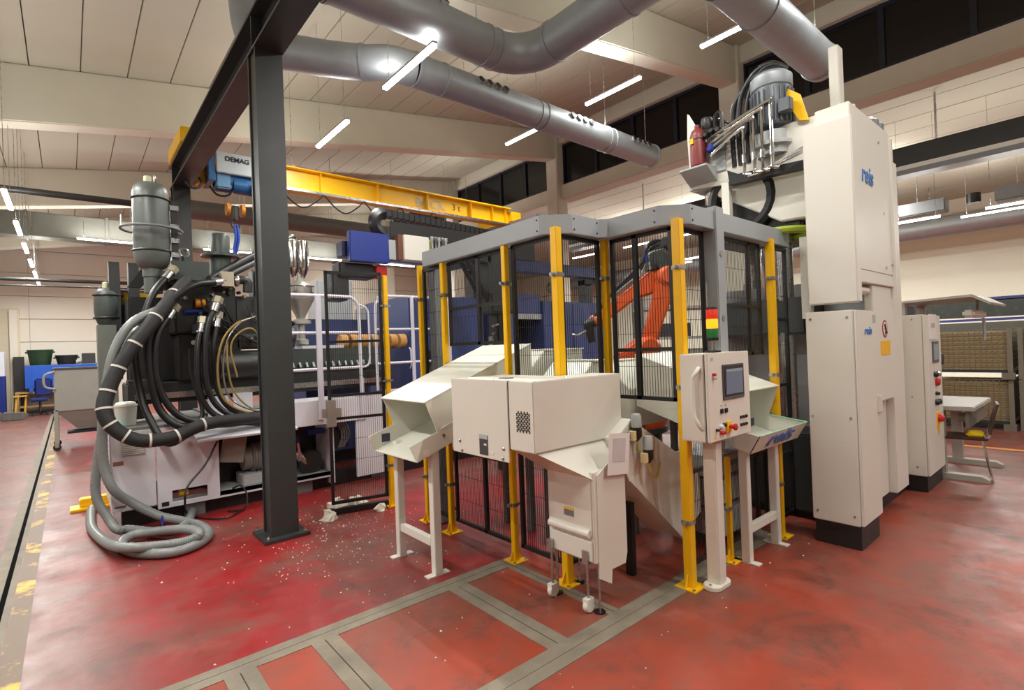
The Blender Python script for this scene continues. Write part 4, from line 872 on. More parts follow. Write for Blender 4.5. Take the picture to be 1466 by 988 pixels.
HP['h4'] = [(1.19, 6.2, 2.14), (1.11, 6.15, 1.95), (1.07, 6.12, 1.63), (1.08, 6.1, 1.3), (1.18, 6.08, 1.08), (1.37, 6.05, 0.96), (1.68, 6.05, 0.9)]
HP['h5'] = [(1.06, 6.2, 1.92), (1.01, 6.15, 1.7), (1.01, 6.12, 1.27), (1.12, 6.1, 1.03), (1.34, 6.06, 0.92), (1.64, 6.05, 0.87)]
HP['h6'] = [(1.21, 6.25, 1.98), (1.16, 6.2, 1.7), (1.17, 6.2, 1.36), (1.26, 6.15, 1.1), (1.45, 6.1, 0.97), (1.7, 6.1, 0.92)]
HP['h7'] = [(0.97, 6.3, 1.71), (0.98, 6.3, 1.41), (1.05, 6.25, 1.08), (1.01, 6.2, 0.91)]
HP['y1'] = [(1.53, 6.2, 2.03), (1.36, 6.15, 1.95), (1.23, 6.12, 1.77), (1.18, 6.12, 1.48), (1.22, 6.1, 1.18), (1.41, 6.08, 1.02), (1.69, 6.08, 0.97)]
HP['y2'] = [(1.28, 6.12, 1.8), (1.27, 6.1, 1.54), (1.32, 6.1, 1.25), (1.48, 6.08, 1.05), (1.69, 6.08, 1.0)]
HP['y3'] = [(1.66, 6.2, 1.76), (1.53, 6.15, 1.91), (1.38, 6.12, 1.85), (1.31, 6.12, 1.69), (1.36, 6.1, 1.39)]
HP['top1'] = [(1.19, 6.4, 2.46), (1.44, 6.6, 2.64), (1.93, 7.0, 2.95), (2.38, 7.3, 3.22)]
HP['top2'] = [(1.25, 6.4, 2.43), (1.51, 6.6, 2.6), (1.97, 7.0, 2.88), (2.42, 7.3, 3.14)]
HP['cable1'] = [(1.15, 6.1, 0.74), (1.02, 6.0, 0.54), (0.86, 5.95, 0.37), (0.82, 5.9, 0.25)]
HP['cable1b'] = [(0.89, 6.15, 0.02), (1.12, 5.78, 0.02), (1.36, 5.98, 0.02)]
HP['cable2'] = [(1.26, 6.12, 0.2), (1.37, 6.0, 0.2)]
HP['elbow'] = [(1.17, 6.3, 2.43), (1.38, 6.35, 2.45), (1.54, 6.35, 2.46), (1.55, 6.35, 2.33)]
HOSEG = mat('grey_hose_plastic', (128, 132, 130), .34, 0, .15, 30)
PUMP = mat('pump_grey', (138, 138, 132), .45, .2, .15, 12)
BRASS = mat('amber_line', (150, 124, 70), .35, .2)
MG = mat('machine_dark_grey', (44, 46, 46), .4, 0, .15, 6)
t = root('moulding_machine', 'long injection moulding machine, white base sheets and black hydraulic block, many hoses', 'machine', (1.7, 6.9, 0))
# skid and base
for y in (6.25, 7.5): MB().bx(.35, 8.2, y, y+.14, 0, .16).build('skid_beam', BLACK, t)
for x in (.95, 2.05, 3.0): MB().bx(x-.09, x+.09, 6.2, 6.4, 0, .12).build('levelling_block', GREYMET, t)
MB().bx(.27, .62, 6.15, 6.19, .19, .93).build('base_sheet', WHITE2, t, bevel=.004)
MB().bx(.27, .3, 6.19, 7.6, .19, .93).build('base_sheet', WHITE2, t, bevel=.004)
fs = MB().bx(.63, .75, 6.15, 6.19, .14, .86).bx(1.06, 1.17, 6.15, 6.19, .14, .86).bx(.75, 1.06, 6.15, 6.19, .3, .86).bx(.75, 1.06, 6.15, 6.19, .14, .18).build('base_sheet', WHITE2, t)
MB().bx(.66, .72, 6.145, 6.15, .16, .2).build('cable_notch', BLACK, fs)
MB().cyl((.82, 6.25, .24), (.9, 6.25, .24), .03, n=10).build('yellow_valve', YELLOW, t)
g = MB().bx(.36, .54, 6.14, 6.15, .70, .87).build('grille_frame', LIGHTGREY, t)
for k in range(9): MB(Matrix.Translation((.45, 6.137, .715+k*.0175)) @ Matrix.Rotation(.6, 4, 'X')).bx(-.085, .085, -.006, .006, -.001, .001).build('louvre', mat('louvre_grey', (206, 204, 196), .4), g)
MB().bx(.29, .37, 6.148, 6.15, .62, .66).build('maker_plate', mat('brown_plate', (140, 100, 84), .5), t)
MB().bx(.29, .38, 6.148, 6.15, .22, .24).build('maker_plate', mat('brown_plate', (140, 100, 84), .5), t)
MB().bx(.62, 1.17, 6.19, 7.6, .9, .93).build('base_top', WHITE2, t)
MB().bx(.27, 1.17, 6.19, 7.6, .93, .96).build('base_top', mat('oily_top', (130, 128, 124), .4), t)
MB().bx(1.17, 2.38, 6.6, 7.6, .16, .98).build('pump_bay_back', BLACK, t)
MB().bx(1.17, 2.38, 6.15, 6.6, .16, .2).build('pump_bay_floor', LIGHTGREY, t)
MB().bx(1.17, 2.38, 6.15, 6.18, .14, .2).build('lower_sill', WHITE2, t)
MB().bx(2.34, 2.4, 6.15, 6.6, .06, .8).build('bay_post', WHITE2, t)
MB().prism([(5.9, .78), (6.15, .84), (6.6, .86), (6.6, .88), (6.15, .86), (5.89, .80)], 'X', .94, 1.9).build('hose_tray', WHITE2, t)
MB().bx(1.8, 2.75, 6.0, 6.03, .79, 1.07).build('walkway_fascia', WHITE2, t, bevel=.004)
MB().bx(1.8, 2.75, 6.03, 6.5, 1.04, 1.07).build('walkway_deck', WHITE2, t)
MB().bx(1.15, 1.35, 6.5, 6.53, .95, 1.18).build('white_box', WHITE2, t); MB().bx(1.4, 1.6, 6.5, 6.53, .95, 1.2).build('white_box', WHITE2, t)
MB().bx(2.62, 3.15, 6.02, 6.05, .1, 1.1).build('base_sheet', WHITE2, t, bevel=.004); MB().bx(3.15, 8.1, 6.3, 6.34, .1, 1.1).build('base_sheet', WHITE2, t)
MB().bx(2.42, 2.6, 6.2, 6.5, .45, 1.0).build('cable_duct', BLACK, t)
# pump and motor in the open bay
MB(Matrix.Translation((1.32, 6.2, .62)) @ Matrix.Rotation(.18, 4, 'Y')).bx(-.11, .11, -.03, .03, -.14, .14).build('pump_cover', mat('taupe_plate', (140, 130, 118), .5), t, bevel=.004)
MB().lathe([(.08, 0), (.13, .02), (.13, .1), (.15, .11), (.15, .3), (.1, .34)], (1.42, 6.38, .47), 22, 'X').build('pump_motor', PUMP, t)
for k in range(6): MB().lathe([(.15, 0), (.165, .004), (.165, .012), (.15, .016)], (1.54+k*.034, 6.38, .47), 22, 'X').build('cooling_fin', PUMP, t)
MB().bx(1.4, 1.75, 6.2, 6.5, .2, .32).build('pump_foot', LIGHTGREY, t, bevel=.01)
MB().tube(smooth([(1.7, 6.35, .42), (1.9, 6.32, .42), (2.02, 6.3, .42), (2.1, 6.3, .32)], 5), .05, 10).build('suction_pipe', STEEL, t)
MB().lathe([(.04, -.05), (.13, -.04), (.15, 0), (.13, .04), (.04, .05)], (2.16, 6.3, .32), 20, 'Y').build('filter_drum', MG, t)
MB().tube([(2.03, 6.26, .42), (2.0, 6.24, .58)], .018, 8).build('valve_lever', CHROME, t); MB().cyl((2.0, 6.24, .58), (1.99, 6.24, .66), .022, n=8).build('lever_grip', BLUE, t)
MB().bx(2.1, 2.3, 6.18, 6.3, .66, .72).build('blue_clamp', BLUE, t)
for k in range(4): MB().tube(smooth([(2.45+.03*k, 6.18, .98), (2.44+.03*k, 6.14, .8), (2.5+.03*k, 6.15, .62), (2.47+.02*k, 6.2, .46)], 4), .012, 6).build('signal_cable', GREYMET, t)
# injection unit
MB().bx(.45, 3.4, 6.55, 7.3, 1.15, 1.36).build('carriage_bed', MG, t, bevel=.01)
MB().bx(.5, 3.3, 6.5, 6.55, 1.2, 1.26).build('guide_rail', STEEL, t)
MB().bx(.86, 1.45, 6.45, 7.2, 1.88, 2.4).build('valve_manifold', BLACK, t, bevel=.015)
MB().bx(1.45, 1.72, 6.5, 7.2, 1.7, 2.3).build('valve_manifold', MG, t, bevel=.015)
MB().bx(.9, 1.5, 6.5, 7.1, 1.36, 1.88).build('injection_block', BLACK, t, bevel=.02)
MB().lathe([(.1, 0), (.16, .01), (.16, .75), (.1, .78)], (1.25, 6.5, 1.52), 24, 'X').build('injection_cylinder', MG, t)
MB().lathe([(.1, 0), (.13, .01), (.13, .6), (.1, .62)], (1.5, 6.62, 1.82), 20, 'X').build('injection_cylinder', MG, t)
MB().bx(.85, 1.2, 6.45, 6.5, 2.45, 2.65).build('shield_plate', DGREEN, t)
MB().bx(.8, 1.25, 6.5, 7.0, 2.4, 2.46).build('mount_plate', BLACK, t)
for k in range(6): MB().lathe([(.018, 0), (.018, .04)], (.88+k*.07, 6.52, 2.41), 8).build('stud_nut', STEEL, t)
ey = MB().ring((1.0, 6.7, 2.78), .045, .014, 'Y', 16).build('eye_bolt', STEEL, t); MB().cyl((1.0, 6.7, 2.46), (1.0, 6.7, 2.74), .03, n=10).build('eye_shank', DGREEN, ey)
vc = MB().lathe([(.11, 0), (.11, .3), (.16, .31), (.16, .35), (.1, .36), (.1, .55), (.08, .58)], (1.36, 6.7, 2.45), 22).build('vertical_cylinder', DGREEN, t)
MB().lathe([(.2, 0), (.2, .02), (.1, .03)], (1.36, 6.7, 2.76), 20).build('flange_disc', DGREEN, vc)
MB().lathe([(.018, 0), (.018, .03)], (1.52, 6.6, 2.79), 8).build('flange_bolt', STEEL, vc)
# accumulators
def bottle(x, y, z0, z1, r, mm, loop=True):
    h = z1-z0
    o = MB().lathe([(r*.5, -.26), (r*.5, -.1), (r*.56, -.09), (r*.56, -.01), (r*.78, .02), (r*.93, .08), (r, .15), (r, h-.13), (r*.92, h-.06), (r*.66, h-.015), (r*.25, h)], (x, y, z0), 28).build('accumulator', mm, t)
    for k in (.2, .8): MB().ring((x, y, z0+h*k), r+.004, .01, 'Z', 28).build('clamp_band', MG, o)
    MB().lathe([(r*.22, 0), (r*.22, .07), (r*.1, .08)], (x-.02, y, z1-.01), 14).build('valve_cap', mat('cap_cream', (206, 210, 170), .5), o)
    MB().ring((x+.045, y, z1+.05), .035, .008, 'X', 14).build('lifting_ring', STEEL, o)
    return o
AG = mat('accumulator_grey', (92, 98, 94), .38, .1, .08, 4)
o = bottle(.70, 6.6, 2.57, 3.48, .165, AG)
MB().tube([(.70+.27*math.cos(a), 6.6+.27*math.sin(a), 2.98) for a in [math.pi*.05+k*math.pi*1.9/22 for k in range(23)]], .014, 8).build('guard_hoop', GREYMET, o)
MB().cyl((.44, 6.55, 2.98), (.44, 6.55, 3.1), .008, n=6).build('hoop_pin', STEEL, o)
MB().bx(.87, .93, 6.55, 6.68, 2.45, 3.3).build('bottle_bracket', MG, t)
for z in (2.7, 2.85, 3.0, 3.2): MB().bx(.86, .94, 6.53, 6.56, z, z+.05).build('bracket_lug', STEEL, t)
bottle(.36, 7.5, 2.02, 2.45, .13, DGREEN)
MB().bx(.25, .42, 7.35, 7.65, .96, 2.02).build('bottle_stand', mat('stand_grey', (116, 120, 112), .45), t)
MB().bx(.5, .95, 6.9, 7.4, 1.36, 2.3).build('injection_block', BLACK, t, bevel=.02)
MB().bx(.46, .62, 6.6, 6.9, 1.0, 1.4).build('carriage_bed', MG, t)
for x in (.42, .6): MB().prism([(7.4, 1.4), (7.6, 1.4), (7.6, 2.6), (7.55, 2.75), (7.45, 2.75), (7.4, 2.6)], 'X', x-.05, x+.05).build('upright_plate', BLACK, t)
MB().bx(.45, .85, 7.66, 7.7, 1.9, 2.45).build('blue_back_panel', MBLUE, t); MB().bx(.45, .85, 7.64, 7.66, 2.28, 2.42).build('yellow_band', YELLOW, t)
MB().prism([(.5, 2.4), (.62, 2.4), (.78, 2.6), (.62, 2.6)], 'Y', 6.9, 6.96).build('bracket_arm', BLACK, t)
# white bucket and rag on the base top are separate things below
# barrel housing with terminals
MB().bx(1.78, 3.3, 6.75, 7.2, 1.36, 1.68).build('barrel_housing', DGREEN, t, bevel=.015)
for k in range(14): MB().cyl((2.05+k*.085, 6.74, 1.5), (2.05+k*.085, 6.7, 1.44), .016, n=6).build('heater_plug', LIGHTGREY, t)
MB().bx(1.95, 3.25, 6.66, 6.74, 1.36, 1.44).build('terminal_strip', BLACK, t)
for k in range(7): MB().lathe([(.1, 0), (.105, .005), (.105, .1), (.1, .105)], (2.85+k*.15, 7.0, 1.76), 20, 'X').build('barrel_band', mat('amber_insulation', (214, 160, 92), .5, 0, .15, 10), t)
MB().bx(2.3, 2.85, 6.85, 7.15, 1.68, 1.72).build('hopper_slide', WHITE2, t)
MB().lathe([(.02, 0), (.16, .01), (.16, .2), (.1, .3)], (1.62, 6.75, 2.15), 16, 'X').build('drive_motor', BLACK, t)
for k in range(5): MB().bx(1.66+k*.03, 1.67+k*.03, 6.56, 6.75, 2.2, 2.62).build('motor_rib', BLACK, t)
# hopper
hp = MB().lathe([(.05, 1.73), (.09, 1.74), (.09, 1.8), (.05, 1.82), (.05, 2.0), (.13, 2.01), (.13, 2.05), (.05, 2.08), (.07, 2.13), (.17, 2.32), (.178, 2.34), (.178, 2.5), (.1, 2.57), (.03, 2.62), (.03, 2.66)], (2.34, 7.0, 0), 26).build('material_hopper', mat('satin_steel', (188, 186, 178), .42, .7, .08, 12), t)
for dx in (-.06, .06): MB().lathe([(.02, 2.62), (.076, 2.74), (.08, 2.77), (.08, 3.06), (.07, 3.11), (.02, 3.13)], (2.33+dx, 7.0, 0), 20).build('vacuum_loader', CHROME, hp)
MB().ring((2.34, 7.0, 2.5), .183, .008, 'Z', 24).build('hopper_rim', CHROME, hp)
for k in range(3): MB().bx(2.22+k*.11, 2.25+k*.11, 6.82, 6.86, 2.42, 2.48).build('clip', CHROME, hp)
# guard rail
RAIL = mat('rail_lilac_white', (222, 220, 232), .4)
MB().tube(smooth([(1.6, 6.0, 2.28), (2.5, 6.0, 2.28), (2.62, 6.0, 2.26), (2.69, 6.0, 2.18), (2.7, 6.0, 2.0), (2.7, 6.0, 1.07)], 6), .019, 8).build('guard_rail', RAIL, t)
MB().tube(smooth([(2.69, 6.04, 2.2), (2.8, 6.04, 2.16), (2.84, 6.04, 2.05), (2.84, 6.04, 1.55), (2.8, 6.04, 1.44), (2.7, 6.04, 1.43)], 5), .014, 8).build('guard_rail', RAIL, t)
for z in (1.85, 1.43): MB().cyl((1.6, 6.0, z), (2.7, 6.0, z), .017, n=8).build('guard_rail', RAIL, t)
MB().bx(2.17, 2.23, 5.97, 6.0, .85, 2.28).build('rail_post', RAIL, t); MB().bx(2.68, 2.72, 5.97, 6.0, .85, 1.3).build('rail_post', RAIL, t)
MB().tube(smooth([(3.06, 6.3, 1.1), (3.06, 6.3, 2.1), (3.1, 6.3, 2.27), (3.22, 6.3, 2.34), (4.2, 6.3, 2.34)], 6), .019, 8).build('guard_rail', RAIL, t)
for z in (1.9, 1.45): MB().cyl((3.06, 6.3, z), (4.2, 6.3, z), .017, n=8).build('guard_rail', RAIL, t)
for x in (3.6, 4.2): MB().bx(x-.022, x+.022, 6.28, 6.3, 1.1, 2.34).build('rail_post', RAIL, t)
# clamp-side enclosures
def cover(x0, x1, y0, y1, z0, z1, nm='blue_cover'):
    return MB().bx(x0, x1, y0, y1, z0, z1).build(nm, MBLUE, t, bevel=.012)
cover(2.5, 3.46, 7.35, 8.2, .2, 2.1); cover(3.9, 5.3, 6.9, 8.4, .2, 2.44)
cover(5.5, 6.05, 6.9, 8.4, .2, 2.56); cover(6.05, 6.7, 6.95, 8.4, 2.2, 2.56); cover(6.7, 8.5, 6.9, 8.4, .2, 2.44)
MB().bx(6.05, 6.7, 7.5, 8.4, .2, 2.2).build('platen', MG, t); MB().bx(5.3, 5.5, 7.2, 8.2, .2, 2.2).build('tie_frame', MG, t)
for x in (6.2, 6.4, 6.58):
    for z in (1.4, 1.65, 1.9): MB().cyl((x, 7.5, z), (x, 7.47, z), .03, n=10).build('platen_bolt', BLACK, t)
MB().bx(6.05, 6.7, 6.95, 7.0, 2.1, 2.2).build('door_track', LIGHTGREY, t)
for x in (4.55, 7.5): MB().bx(x-.004, x+.004, 6.893, 6.9, .3, 2.4).build('cover_gap', BLACK, t)
MB().bx(4.2, 4.5, 6.885, 6.9, 1.3, 1.6).build('cover_window', BLACK, t); MB().tube(smooth([(3.86, 6.86, 1.35), (3.86, 6.82, 1.4), (3.86, 6.82, 1.6), (3.86, 6.86, 1.65)], 4), .012, 6).build('door_handle', RAIL, t)
# hoses
def hose(key, r, mm, nm='hydraulic_hose', extra=()):
    return MB().tube(smooth([p for k in key.split('+') for p in HP[k]]+list(extra), 6), r, 10).build(nm, mm, t)
bn = hose('bundle', .062, mat('sheathed_bundle', (30, 30, 30), .6, 0, .3, 25, .5), 'sheathed_hose_bundle')
_bp = smooth(HP['bundle'], 6)
for i in range(4, len(_bp)-8, 5):
    p, q = _bp[i], _bp[i+1]; d = (q-p).normalized()*.009
    MB().tube([p-d, p+d], .067, 12).build('cable_tie', mat('tie_white', (206, 200, 190), .6), bn)
for k, r in (('h1', .036), ('h2', .034), ('h3', .034), ('h4', .03), ('h5', .03), ('h6', .03), ('h7', .022)): hose(k, r, RUBBER)
for k, r in (('y1', .012), ('y2', .01), ('y3', .01)): hose(k, r, BRASS, 'amber_tube')
hose('y1', .009, CHROME, 'clear_tube').location = (.05, -.01, .02)
hose('top1', .042, MG, 'feed_hose'); hose('top2', .036, MG, 'feed_hose')
for k in ('h1', 'h2', 'h3', 'h4', 'h5', 'h6'):
    p, q = Vector(HP[k][0]), Vector(HP[k][1]); d = (q-p).normalized()
    MB().tube([p-d*.05, p+d*.05], .042, 10).build('hose_ferrule', STEEL, t)
    MB().tube([p-d*.12, p-d*.05], .052, 6).build('hose_fitting', mat('zinc_beige', (176, 168, 146), .4, .6), t)
    MB().bx(p.x-.045, p.x+.045, p.y, 6.5, p.z-.045, p.z+.045).build('port_adapter', MG, t)
MB().tube(smooth(HP['elbow'], 5), .05, 12).build('pipe_elbow', MG, t); MB().bx(1.28, 1.4, 6.28, 6.42, 2.38, 2.54).build('square_coupling', mat('zinc_beige', (176, 168, 146)), t)
MB().lathe([(.055, 0), (.062, .01), (.062, .03), (.055, .04)], (1.42, 6.35, 2.45), 14, 'X').build('pipe_clamp', STEEL, t)
MB().lathe([(.05, 0), (.05, .09), (.02, .1)], (1.05, 6.44, 2.2), 12, 'X').build('amber_cap', mat('amber_plastic', (220, 140, 20), .4), t)
MB().tube([(.95, 6.44, 2.1), (1.15, 6.44, 2.12)], .025, 8).build('blue_nameplate', BLUE, t)
random.seed(3)
for k in range(26):      # small fittings on the manifold face
    x, z = random.uniform(.9, 1.7), random.uniform(1.75, 2.38); r = random.uniform(.012, .028)
    MB().tube([(x, 6.46, z), (x+random.uniform(-.02, .02), 6.46-random.uniform(.02, .06), z)], r, 8).build('manifold_fitting', random.choice([STEEL, MG, BLACK, mat('zinc_beige', (176, 168, 146))]), t)
for k in range(10):
    x = random.uniform(.95, 1.7); z = random.uniform(1.9, 2.35); x2 = x+random.uniform(.1, .4)
    MB().tube(smooth([(x, 6.42, z), (x+.05, 6.36, z-.15), (x2-.03, 6.36, z-.3), (x2, 6.44, z-random.uniform(.2, .5))], 5), random.uniform(.008, .016), 6).build('sensor_cable', RUBBER, t)
MB().tube(smooth(HP['cable1']+HP['cable1b'], 6), .01, 6).build('power_cable', RUBBER, t)
MB().tube(smooth([(1.28, 6.12, .22), (1.35, 6.08, .24), (1.4, 6.05, .15), (1.36, 5.98, .02), (1.2, 6.0, .02)], 5), .009, 6).build('power_cable', RUBBER, t)

t = root('drain_hose', 'grey corrugated hose hanging past the machine and looped on the floor by the ramp', 'hose', (.6, 5.4, 0), 'grey hoses')
def ribbed(pts, r, n=10):
    P = smooth(pts, 14); return MB().tube(P, [r*(1.05 if i % 2 else .96) for i in range(len(P))], n)
ribbed(HP['grey1'], .04).build('hose_body', HOSEG, t)
hc = MB().tube([HP['grey1'][0], tuple(Vector(HP['grey1'][0])+Vector((.08, .1, .03)))], .05, 12).build('hose_end', STEEL, t)
t = root('drain_hose', 'shorter grey hose curving in under the white machine base', 'hose', (.4, 6, 0), 'grey hoses')
ribbed(HP['grey2']+[(.3, 5.98, .07)]+HP['grey2b']+[(.8, 5.75, .05), (.9, 6.1, .05), (.95, 6.3, .05)], .038).build('hose_body', HOSEG, t)
MB().tube([HP['grey2'][0], tuple(Vector(HP['grey2'][0])+Vector((.06, .1, .02)))], .046, 12).build('hose_end', STEEL, t)
MB().ring((.62, 5.75, .12), .048, .008, 'X', 14).build('blue_tie', BLUE, t)

# things on the machine base
t = root('plastic_bucket', 'small white bucket with rag on the machine base end', 'bucket', (.42, 6.45, .96))
MB().lathe([(.075, 0), (.08, .005), (.095, .19), (.1, .195), (.1, .21), (.092, .21), (.09, .19)], (.42, 6.45, .96), 22).build('pail', mat('bucket_white', (222, 218, 206), .4), t)
MB().ring((.42, 6.45, 1.17), .06, .03, 'Z', 16, 8).build('rag', WHITE, t)
t = root('cleaning_cloth', 'turquoise cloth dropped by the white bucket', 'cloth', (.34, 6.35, .96))
MB().lathe([(.005, .05), (.03, .045), (.06, .02), (.08, .004)], (.33, 6.34, .955), 9).build('folded_cloth', mat('turquoise_cloth', (60, 170, 190), .8), t)
t = root('hose_ramp', 'bright yellow cable ramp on the floor by the machine end', 'ramp', (.1, 7.4, 0))
MB().bx(-.03, .33, 7.3, 7.55, 0, .03).build('ramp_plate', YELLOW, t, bevel=.005); MB().bx(.05, .33, 7.36, 7.5, .03, .12).build('ramp_block', YELLOW, t, bevel=.01)

# ================================================================== LINEAR HANDLING ROBOT ON THE MACHINE
t = root('linear_robot', 'overhead linear handling axis with black cable chain, blue bin box and white cabinet', 'robot', (4, 6.6, 2.6))
MB().bx(2.75, 8.4, 6.55, 6.75, 2.88, 3.08).build('axis_beam', mat('navy_beam', (36, 44, 84), .4), t, bevel=.008)
MB().bx(2.8, 3.36, 6.42, 6.52, 2.8, 3.2).build('blue_guard', BLUE, t, bevel=.01)
MB().bx(3.36, 3.52, 6.5, 6.55, 2.88, 3.15).build('vent_panel', LIGHTGREY, t)
MB().bx(3.57, 3.97, 6.38, 6.54, 2.87, 3.22).build('drive_cabinet', PWH, t, bevel=.006)
MB().bx(3.5, 3.57, 6.42, 6.54, 2.87, 3.22).build('heat_sink', mat('rust_side', (110, 66, 48), .5), t)
MB().tube([(3.42+.15*math.cos(a), 6.66, 3.4+.15*math.sin(a)) for a in [math.pi*.5+k*math.pi/10 for k in range(11)]], .09, 8).build('chain_loop', RUBBER, t)
for k in range(26): MB().bx(3.42+k*.09, 3.5+k*.09, 6.58, 6.74, 3.5-k*.004, 3.6-k*.004).build('chain_link', RUBBER, t)
for k in range(14): MB().bx(3.5+k*.09, 3.58+k*.09, 6.58, 6.74, 3.2, 3.3).build('chain_link', RUBBER, t)
MB().bx(3.45, 6.2, 6.54, 6.56, 3.08, 3.42).build('chain_trough', BLACK, t)
for k in range(5): c = MB().lathe([(.02, 0), (.02, .12), (.028, .13), (.028, .18)], (4.08+k*.06, 6.48, 3.08), 10).build('pneumatic_valve', STEEL if k % 2 else LIGHTGREY, t)
MB().bx(4.02, 4.4, 6.42, 6.55, 2.95, 3.08).build('valve_base', GREYMET, t)
MB().tube(smooth([(4.02, 6.44, 3.2), (3.98, 6.38, 3.05), (4.05, 6.36, 2.95), (4.0, 6.4, 2.88)], 5), .014, 6).build('air_tube', mat('olive_tube', (140, 140, 60), .5), t)
MB().bx(2.7, 3.2, 6.55, 6.8, 2.6, 2.8).build('carriage', BLACK, t, bevel=.02); MB().bx(2.62, 2.85, 6.6, 6.9, 2.3, 2.66).build('carriage', MG, t, bevel=.02)
MB().bx(3.2, 3.36, 6.5, 6.7, 2.62, 2.78).build('red_valve', RED, t, bevel=.01)
for x in (5.2, 8.0): MB().bx(x-.1, x+.1, 6.9, 7.1, 2.44 if x < 6 else 2.44, 2.9).build('riser', MG, t)
MB().bx(5.1, 5.3, 6.55, 7.1, 2.8, 2.9).build('riser_arm', MG, t); MB().bx(7.9, 8.1, 6.55, 7.1, 2.8, 2.9).build('riser_arm', MG, t)
t = root('takeout_arm', 'black vertical take-out arm with gripper reaching down in the cell', 'robot arm', (4.3, 5.3, 0))
MB().bx(4.22, 4.4, 5.2, 5.4, 1.5, 2.25).build('arm_column', BLACK, t, bevel=.02); MB().bx(4.1, 4.5, 5.15, 5.45, 2.05, 2.3).build('arm_head', MG, t, bevel=.02)
MB().tube([(3.75, 5.2, 2.75), (4.15, 5.25, 2.15)], .035, 6).build('brace', BLACK, t); MB().tube([(3.75, 5.35, 2.75), (4.2, 5.4, 2.1)], .03, 6).build('brace', BLACK, t)
MB().bx(4.1, 4.5, 5.2, 5.4, 2.3, 2.9).build('cross_arm', MG, t); MB().bx(4.2, 4.4, 5.4, 6.6, 2.78, 2.88).build('link_arm', MG, t)
for k in range(4): MB().cyl((4.22, 5.2+.05*k, 1.9-.1*k), (4.12, 5.18, 1.88-.1*k), .02, n=8).build('gripper_valve', STEEL, t)
MB().tube(smooth([(4.35, 5.2, 1.7), (4.4, 5.14, 1.5), (4.36, 5.15, 1.25)], 5), .012, 6).build('green_tube', mat('green_tube', (70, 170, 60), .4), t)
MB().cyl((4.1, 5.2, 1.75), (4.1, 5.2, 1.4), .03, n=8).build('gripper_rod', STEEL, t)
MB().bx(3.7, 4.15, 5.2, 5.38, 2.7, 2.8).build('brace_bar', BLACK, t)
MB().bx(4.26, 4.36, 5.25, 5.35, .0, 1.5).build('support_post', MG, t)
t = root('teach_pendant', 'small teal-screen hand terminal behind the sloping chute', 'terminal', (2.75, 4.4, 1.0))
MB(Matrix.Translation((2.78, 4.45, 1.3)) @ Matrix.Rotation(.35, 4, 'Y')).bx(-.03, .03, -.12, .12, -.18, .16).build('pendant_body', BLACK, t, bevel=.01)
MB(Matrix.Translation((2.745, 4.45, 1.29)) @ Matrix.Rotation(.35, 4, 'Y')).bx(-.004, .0, -.09, .09, -.13, .1).build('pendant_screen', mat('teal_screen', (96, 150, 150), .3), t)
MB().bx(2.8, 2.84, 4.43, 4.47, 0, 1.2).build('pendant_stand', BLACK, t); MB().bx(2.72, 2.92, 4.35, 4.55, 0, .02).build('stand_foot', BLACK, t)
# ================================================================== THINGS BY THE END WALL
t = root('hopper_cart', 'grey steel hopper cart on casters beyond the machine end', 'cart', (.1, 13, 0))
HG = mat('cart_grey', (150, 150, 142), .45)
MB().bx(-.22, .5, 12.75, 13.6, .72, 1.5).build('bin_body', HG, t, bevel=.01)
MB().loops([[Vector(p) for p in ((.1, 12.95, .36), (.4, 12.95, .36), (.4, 13.4, .36), (.1, 13.4, .36))], [Vector(p) for p in ((-.2, 12.77, .72), (.48, 12.77, .72), (.48, 13.58, .72), (-.2, 13.58, .72))]]).build('funnel_bottom', HG, t)
for x in (-.2, .48):
    for y in (12.78, 13.57):
        l = MB().bx(x-.03, x+.03, y-.03, y+.03, .12, .75).build('leg', HG, t)
        MB().lathe([(.02, -.02), (.06, -.018), (.06, .018), (.02, .02)], (x, y, .06), 14, 'Y').build('caster_wheel', BLACK, l); MB().bx(x-.03, x+.03, y-.025, y+.025, .06, .12).build('caster_fork', STEEL, l)
MB().bx(-.24, .52, 12.73, 13.62, 1.5, 1.53).build('top_rim', mat('rim_dark', (70, 70, 66), .5), t)
MB().tube(smooth([(-.2, 12.74, 1.46), (-.34, 12.74, 1.4), (-.34, 12.74, 1.2), (-.2, 12.74, 1.14)], 5), .02, 8).build('push_handle', HG, t)
MB().bx(-.05, .45, 12.9, 13.4, .28, .32).build('slide_gate', BLACK, t)
def crate_root(nm, lab, x, y, z, g=None): return root(nm, lab, 'container', (x, y, z), g)
def pallet_box(lab, x0, x1, y0, y1, z0, h, mm, g):
    t = crate_root('pallet_box', lab, (x0+x1)/2, (y0+y1)/2, z0, g)
    for (a, b_, c, d) in ((x0, x1, y0, y0+.04), (x0, x1, y1-.04, y1), (x0, x0+.04, y0+.04, y1-.04), (x1-.04, x1, y0+.04, y1-.04)): MB().bx(a, b_, c, d, z0+.14, z0+h).build('side_wall', mm, t)
    MB().bx(x0, x1, y0, y1, z0+.12, z0+.14).build('bottom', mm, t)
    for k in range(3): MB().bx(x0+(x1-x0)*(.08+.42*k)-.05, x0+(x1-x0)*(.08+.42*k)+.05, y0, y1, z0, z0+.12).build('runner', mm, t)
    for k in range(4): MB().bx(x0+(x1-x0)*(.1+.27*k)-.02, x0+(x1-x0)*(.1+.27*k)+.02, y0-.02, y0, z0+.16, z0+h-.04).build('rib', mm, t)
    return t
WOOD = mat('pallet_wood', (176, 142, 96), .7, 0, .2, 8)
BB = mat('box_blue', (28, 86, 190), .45)
